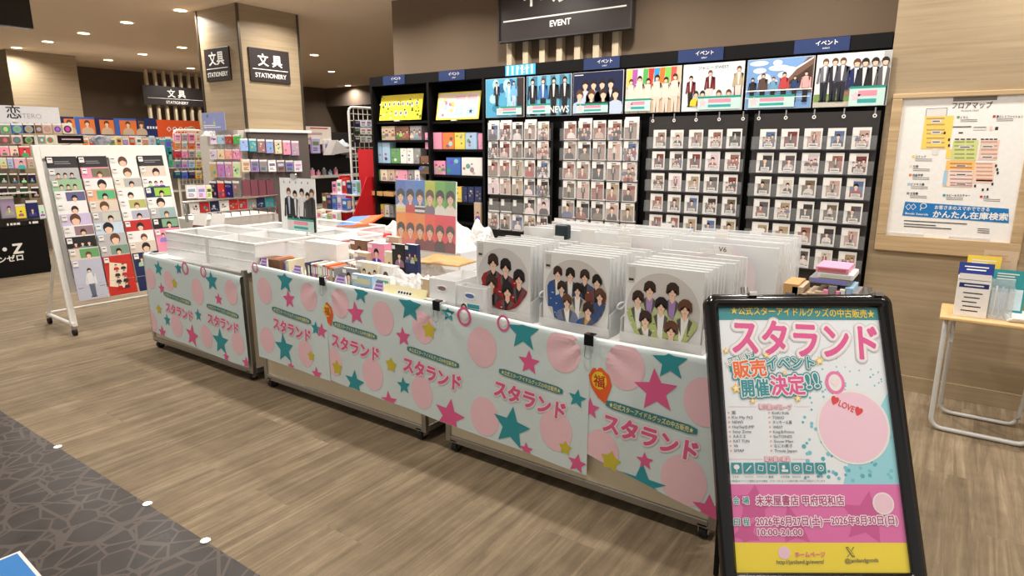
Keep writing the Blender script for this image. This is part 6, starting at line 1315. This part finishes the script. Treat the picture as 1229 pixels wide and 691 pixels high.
for k in range(4):
    y = yA + .02 + .14 * k; z = .60 + .155 * k; m = MB(); m.box(RX - .405, RX - .005, y, y + .14, z - .015, z, OFFW); m.build('step', E)
    for j in range(5):
        c = [['cream', 'white', 'beige', 'cream', 'white'], ['white', 'cream', 'white', 'beige', 'white'], ['brown', 'navy', 'blue', 'lilac', 'blue'], ['pink', 'white', 'red', 'navy', 'pale blue']][k][j]
        m = MB(); q2 = FY((RX - .40 + .078 * j, y + .03, z)); hh = .12 + .02 * ((j + k) % 3); m.fbox(q2, 0, .068, 0, hh, -.06, 0, cm(c), .001); cover(m, q2.at(.005, .01), .058, hh - .02, .0006, cm(c), 'words'); f3 = FX((RX - .40 + .078 * j + .068, y + .03, z)); m.rect(f3, .008, .052, .02, hh - .02, .0006, mat(rc(120, 240), .5))
        tag(m.build('small_box'), '%s small box, %s from left on the %s step of the red stand' % (c, ORD[j], ORD[k]), 'box', 'small boxes on the red card stand')
# ================================================================== ADVERT STAND IN FRONT
zt_, zb_ = 2.27, 2.06
def dep(x, y, z): d = ray(x, y); return CAM + d * (z / FPX)
TLc, TRc, BLc, BRc = dep(851, 351, zt_), dep(1076, 356, zt_), dep(863, 706, zb_), dep(1106, 706, zb_)
ctr = (TLc + TRc + BLc + BRc) / 4
uu = ((TRc - TLc) + (BRc - BLc)); uu.z = 0; uu.normalize()
vv = ((TLc - BLc) + (TRc - BRc)); vv -= uu * vv.dot(uu); vv.normalize()
SW = ((TRc - TLc).length + (BRc - BLc).length) / 2; SH = ((TLc - BLc).length + (TRc - BRc).length) / 2
A = F(ctr - uu * SW / 2 - vv * SH / 2, uu, vv)
foot = ctr.copy(); foot.z = 0
E = empty('advert_stand', foot, 'black framed advert stand with pink, yellow and teal poster, nearest object', 'advert stand')
bw = .046; r = .035; m = MB()
def rrect(a0, a1, b0, b1, r, n=6):
    pts = []
    for cx_, cy_, t0 in ((a1 - r, b1 - r, 0), (a0 + r, b1 - r, 90), (a0 + r, b0 + r, 180), (a1 - r, b0 + r, 270)):
        for k in range(n + 1): t = math.radians(t0 + 90 * k / n); pts.append((cx_ + r * math.cos(t), cy_ + r * math.sin(t)))
    return pts
o_ = rrect(0, SW, 0, SH, r); i_ = rrect(bw * .55, SW - bw * .55, bw * .55, SH - bw * .55, r * .5); i2 = rrect(bw, SW - bw, bw, SH - bw, .004); n = len(o_)
vs = [A.pt(a, b, -.03) for a, b in o_] + [A.pt(a, b, .002) for a, b in o_] + [A.pt(a, b, .014) for a, b in i_] + [A.pt(a, b, .0) for a, b in i2] + [A.pt(a, b, -.03) for a, b in i2]
fs = []
for l in range(4):
    for k in range(n): fs.append((l * n + k, l * n + (k + 1) % n, (l + 1) * n + (k + 1) % n, (l + 1) * n + k))
for k in range(n): fs.append((k, 4 * n + k, 4 * n + (k + 1) % n, (k + 1) % n))
m.add(vs, fs, GLOSSB); m.build('frame', E, smooth=True)
m = MB(); m.fbox(A, .02, SW - .02, .02, SH - .02, -.028, -.018, BLACK); m.build('back_board', E)
for px in (896, 1046):
    a, _ = A.uv(px, 352); m = MB(); m.cyl(A.pt(a, SH + .004, -.02), A.pt(a, SH + .03, -.02), .014, CHROME, 16); m.fbox(A, a + .004, a + .034, SH - .008, SH + .008, -.012, .018, CHROME, .002); m.build('snap_clip', E)
# legs to the floor
for s in (.06, SW - .06):
    top = A.pt(s, .02, -.02); m = MB(); m.tube([top, V((top.x, top.y, .015))], .014, BLACK, 10); m.build('leg', E)
    back = A.pt(s, SH * .6, -.03); h_ = -A.n.copy(); h_.z = 0; h_.normalize(); m = MB(); g = V((top.x, top.y, 0)) + h_ * .22; m.tube([back, V((g.x, g.y, .012))], .010, BLACK, 8); m.build('rear_leg', E)
m = MB(); t0, t1 = A.pt(.06, .02, -.02), A.pt(SW - .06, .02, -.02); m.tube([V((t0.x, t0.y, .05)), V((t1.x, t1.y, .05))], .010, BLACK, 8); m.build('cross_bar', E)
# the poster
S = A.at(0, 0, -.012); pa0, pa1, pb0, pb1 = bw * .96, SW - bw * .96, bw * .96, SH - bw * .96; pw, ph = pa1 - pa0, pb1 - pb0
def yb(y, x=980): return S.uv(x, y)[1]
def pp(x, y): return S.uv(x, y)
PWHITE = mat((232, 238, 242), .35, var=.01); PPK = mat((226, 112, 176), .35, var=.02); PYL = mat((246, 222, 52), .35, var=.02); PTEAL = mat((44, 150, 156), .35, var=.02); PLB = mat((150, 214, 226), .35, var=.02)
yTeal = S.uv(980, 384)[1]; yPk = S.uv(980, 581)[1]; yYl = S.uv(980, 651)[1]
m = MB(); m.rect(S, pa0, pa1, pb0, pb1, 0, PWHITE); m.rect(S, pa0, pa1, yTeal, pb1, .0003, PTEAL); m.rect(S, pa0, pa1, yYl, yPk, .0003, PPK); m.rect(S, pa0, pa1, pb0, yYl, .0003, PYL)
DPK = mat((206, 84, 150), .35, var=.02)
for (x, y, rr_, rt) in ((905, 606, .075, .2), (952, 632, .07, .5), (1040, 622, .09, .1), (895, 640, .05, .8)):
    a, b = pp(x, y); pts = []
    for i in range(10): rr2 = rr_ if i % 2 == 0 else rr_ * .5; t = rt + i * math.pi / 5; pts.append((min(max(a + rr2 * math.cos(t), pa0), pa1), min(max(b + rr2 * math.sin(t), yYl), yPk)))
    m.fan(S, pts, .0006, DPK)
# pale blue lower right and halftone dots
m.p2(S, [pp(1012, 580)[0:1] + (yPk,), (pa1, yPk), (pa1, S.uv(1075, 470)[1]), pp(1050, 500), pp(1018, 555)], .0003, PLB)
rd = random.Random(5)
for k in range(150):
    x = rd.uniform(962, 1074); y = rd.uniform(425, 578)
    t = (x - 940) / 130; a, b = pp(x, y)
    if not (pa0 + .01 < a < pa1 - .012 and yPk + .012 < b < yTeal - .03): continue
    rr_ = .002 + .0045 * min(1, max(0, (y - 420) / 120)) * rd.uniform(.6, 1.3)
    m.ell(S, a, b, rr_, rr_, .0005 + k * .000001, mat((120, 196, 212), .35, var=.02) if rd.random() < .6 else mat((84, 176, 190), .35, var=.02), 12)
# plain pink round shapes stand where the poster's drawing is
a, b = pp(1024, 512); rr_ = .118; m.ell(S, a, b, rr_ + .008, rr_ + .008, .0012, WHITE, 40); m.ell(S, a, b, rr_, rr_, .0015, mat((242, 204, 220), .35, var=.02), 40)
a2, b2 = pp(1002, 459); m.ring(S, a2, b2, .034, .040, .011, .0017, mat((236, 120, 176), .35), 28); m.ell(S, a2, b2, .024, .03, .0014, WHITE, 20); m.heart(S, a2, b2, .016, .0019, mat((246, 220, 232), .35))
a, b = pp(1060, 604); m.ell(S, a, b, .036, .036, .0012, WHITE, 28); m.ell(S, a, b, .031, .031, .0015, mat((242, 204, 220), .35), 28)
a, b = pp(941, 663); m.ell(S, a, b, .02, .02, .0012, mat((242, 204, 220), .35), 20)
m.build('poster_sheet', E)
m = MB()
def T(t, p0, p1, h, mt, bold=.0, d=.003): m.textpx(S, t, p0, p1, h, d * .6 + .0006, mt, bold)
TXY = mat((246, 216, 70), .35); TPK = mat((224, 84, 150), .35); TO = mat((238, 108, 40), .35); TT = mat((40, 146, 156), .35); TD = mat((70, 72, 78), .4)
T('★公式スターアイドルグッズの中古販売★', (877, 376.5), (1049, 381), 8.5, TXY, .02)
for bo, mt, d in ((.125, mat((214, 204, 214), .35), .0026), (.095, WHITE, .0032), (.03, TPK, .0038)):
    e = 0; T('スタランド', (880 - e, 421), (1053 + e, 429), 36, mt, bo, d)
# burst heading
def outl(t, p0, p1, h, col, bold=.03, o=.10):
    T(t, p0, p1, h, TT, .15, .0042); T(t, p0, p1, h, WHITE, .085, .0046); T(t, p0, p1, h, col, bold, .0052)
pts = [pp(x, y) for x, y in ((873, 430), (905, 421), (905, 434), (876, 446))]; m.p2(S, pts, .0028, TT)
T('期間限定', (872, 440), (905, 428), 7, WHITE, .02, .0048)
outl('販売', (881, 452), (920, 449), 17, TO); outl('イベント', (920, 442), (977, 441), 13, TT)
outl('開催', (891, 474), (923, 473), 17, TT); outl('決定', (926, 472), (966, 471), 20, TPK); outl('!!', (969, 466), (983, 464), 18, TT)
for x, y, s in ((871, 421, .013), (919, 426, .013), (983, 433, .018), (883, 466, .02), (941, 447, .010), (957, 478, .015), (903, 481, .012)):
    a, b = pp(x, y); m.star(S, a, b, s, .0036, mat((246, 196, 70), .35), .1); m.star(S, a, b, s * .6, .0038, mat((252, 240, 200), .35), .1)
for t, x0, y0, x1, y1 in (('取り扱いグループ', 911, 490, 950, 491), ('取り扱い商品', 918, 553, 948, 553)):
    T(t, (x0, y0), (x1, y1), 5, mat((232, 110, 150), .35), .09, .0028); T(t, (x0, y0), (x1, y1), 5, WHITE, .02, .0034)
    for xa, xb in ((875, x0 - 3), (x1 + 3, 972)): a, b = pp(xa, y0 - 2); a2, _ = pp(xb, y0 - 2); m.rect(S, a, a2, b, b + .001, .001, mat((232, 140, 170), .35))
Ls = [('嵐', 5), ('Kis My Ft2', 25), ('NEWS', 13), ('Hey!Say!JUMP', 26), ('Sexy Zone', 22), ('A.B.C Z', 15), ('KAT TUN', 19), ('V6', 5), ('SMAP', 12)]
Rs = [('KinKi Kids', 20), ('TOKIO', 14), ('タッキー＆翼', 23), ('WEST', 12), ('King＆Prince', 25), ('SixTONES', 22), ('Snow Man', 23), ('なにわ男子', 22), ('Travis Japan', 27)]
for i in range(9):
    y = 496.5 + i * 5.68; x = 878 + i * .36
    T(Ls[i][0], (x, y), (x + Ls[i][1], y + .1), 3.6, TD, .006); T(Rs[i][0], (x + 48.5, y + .3), (x + 48.5 + Rs[i][1], y + .4), 3.6, TD, .006)
    for xx in (x - 3.5, x + 45): a, b = pp(xx, y - 1.5); m.ell(S, a, b, .0032, .0032, .001, mat((240, 160, 140), .35), 10)
for i in range(8):
    x = 877.5 + 14.4 * i; a0, b0 = pp(x, 568); a1, b1_ = pp(x + 12.6, 555); a1 = pp(x + 12.6, 562)[0]; a0 = pp(x, 562)[0]; m.rect(S, a0, a1, b0, b1_, .0028, TT); c0, c1 = (a0 + a1) / 2, (b0 + b1_) / 2; w = a1 - a0
    if i == 0: m.ell(S, c0, c1 + w * .1, w * .28, w * .24, .0032, WHITE, 14); m.rect(S, c0 - w * .04, c0 + w * .04, c1 - w * .4, c1, .0032, WHITE)
    elif i == 1: m.p2(S, [(c0 - w * .3, c1 - w * .25), (c0 - w * .22, c1 - w * .33), (c0 + w * .3, c1 + w * .2), (c0 + w * .22, c1 + w * .28)], .0032, WHITE)
    elif i in (2, 3, 6): m.p2(S, [(c0 - w * .3, c1 - w * .2), (c0 + w * .2, c1 - w * .3), (c0 + w * .3, c1 + w * .2), (c0 - w * .2, c1 + w * .3)], .0032, WHITE); m.p2(S, [(c0 - w * .22, c1 - w * .14), (c0 + w * .14, c1 - w * .22), (c0 + w * .22, c1 + w * .14), (c0 - w * .14, c1 + w * .22)], .0036, TT)
    elif i == 4: m.ell(S, c0 - w * .1, c1 + w * .1, w * .16, w * .18, .0032, WHITE, 12); m.rect(S, c0 - w * .3, c0 + w * .3, c1 - w * .35, c1 - w * .12, .0032, WHITE)
    else: m.ring(S, c0, c1, w * .3, w * .3, w * .07, .0032, WHITE, 16); m.ell(S, c0, c1, w * .1, w * .1, .0032, WHITE, 10)
for i, (t, wd_) in enumerate((('うちわ', 8), ('ペンライト', 11), ('パンフレット', 13), ('書籍', 6), ('公式写真', 11), ('DVD/CD', 10), ('会報', 6), ('その他', 8))): T(t, (879 + 14.4 * i, 573), (879 + 14.4 * i + wd_, 573), 2.2, TD, .0)
T('※商品はイベント開催に合わせ補充、グループによっては取り扱いのない商品がございます', (878, 578), (990, 578), 2.2, TD, .0)
for t, p0, p1, h in (('会', (880, 604), (887, 604), 7.5), ('場', (891.5, 604), (899, 604), 7.5), ('日', (881, 629.5), (888, 629.5), 7.5), ('程', (892, 629.5), (899.5, 629.5), 7.5)): T(t, p0, p1, h, WHITE, .10, .0028); T(t, p0, p1, h, TT, .02, .0034)
TP2 = mat((176, 58, 122), .35)
for t, p0, p1, h in (('未来屋書店 甲府昭和店', (907.5, 605), (1013, 605), 10), ('2026年6月27日(土)ー2026年8月30日(日)', (907.5, 630), (1077, 628), 9.5), ('10:00-21:00', (909.5, 642), (963, 642), 8.5)):
    T(t, p0, p1, h, mat((255, 238, 246), .35), .11, .0028); T(t, p0, p1, h, TP2, .022, .0034)
T('ホームページ', (954, 668), (990, 668), 6, TPK, .02); T('http://janiland.jp/event/', (932, 676.5), (989, 676), 5.5, TD, .008)
T('@janilandgoods', (1014, 675), (1054, 674), 5.5, TD, .008)
a, b = pp(1014.5, 656); a2, b2 = pp(1026, 668); w = a2 - a; h = b - b2
m.p2(S, [(a, b), (a + w * .3, b), (a2, b2), (a2 - w * .3, b2)], .003, INK); m.p2(S, [(a + w * .12, b - h * .08), (a + w * .25, b - h * .08), (a2 - w * .12, b2 + h * .08), (a2 - w * .25, b2 + h * .08)], .0034, PYL); m.p2(S, [(a2 - w * .12, b), (a2, b), (a + w * .55, b2 + h * .55), (a + w * .5, b2 + h * .45)], .003, INK); m.p2(S, [(a, b2), (a + w * .12, b2), (a + w * .5, b - h * .55), (a + w * .45, b - h * .62)], .003, INK)
# headband word on the pink round shape
T('♥LOVE♥', (996, 482), (1033, 499), 8, mat((222, 60, 60), .35), .02)
m.build('printed_lettering', E)
m = MB(); m.rect(S, pa0 - .004, pa1 + .004, pb0 - .004, pb1 + .004, .0075, clearmat((240, 244, 246), .05, .08, 'cover_sheet')); m.build('clear_cover', E)
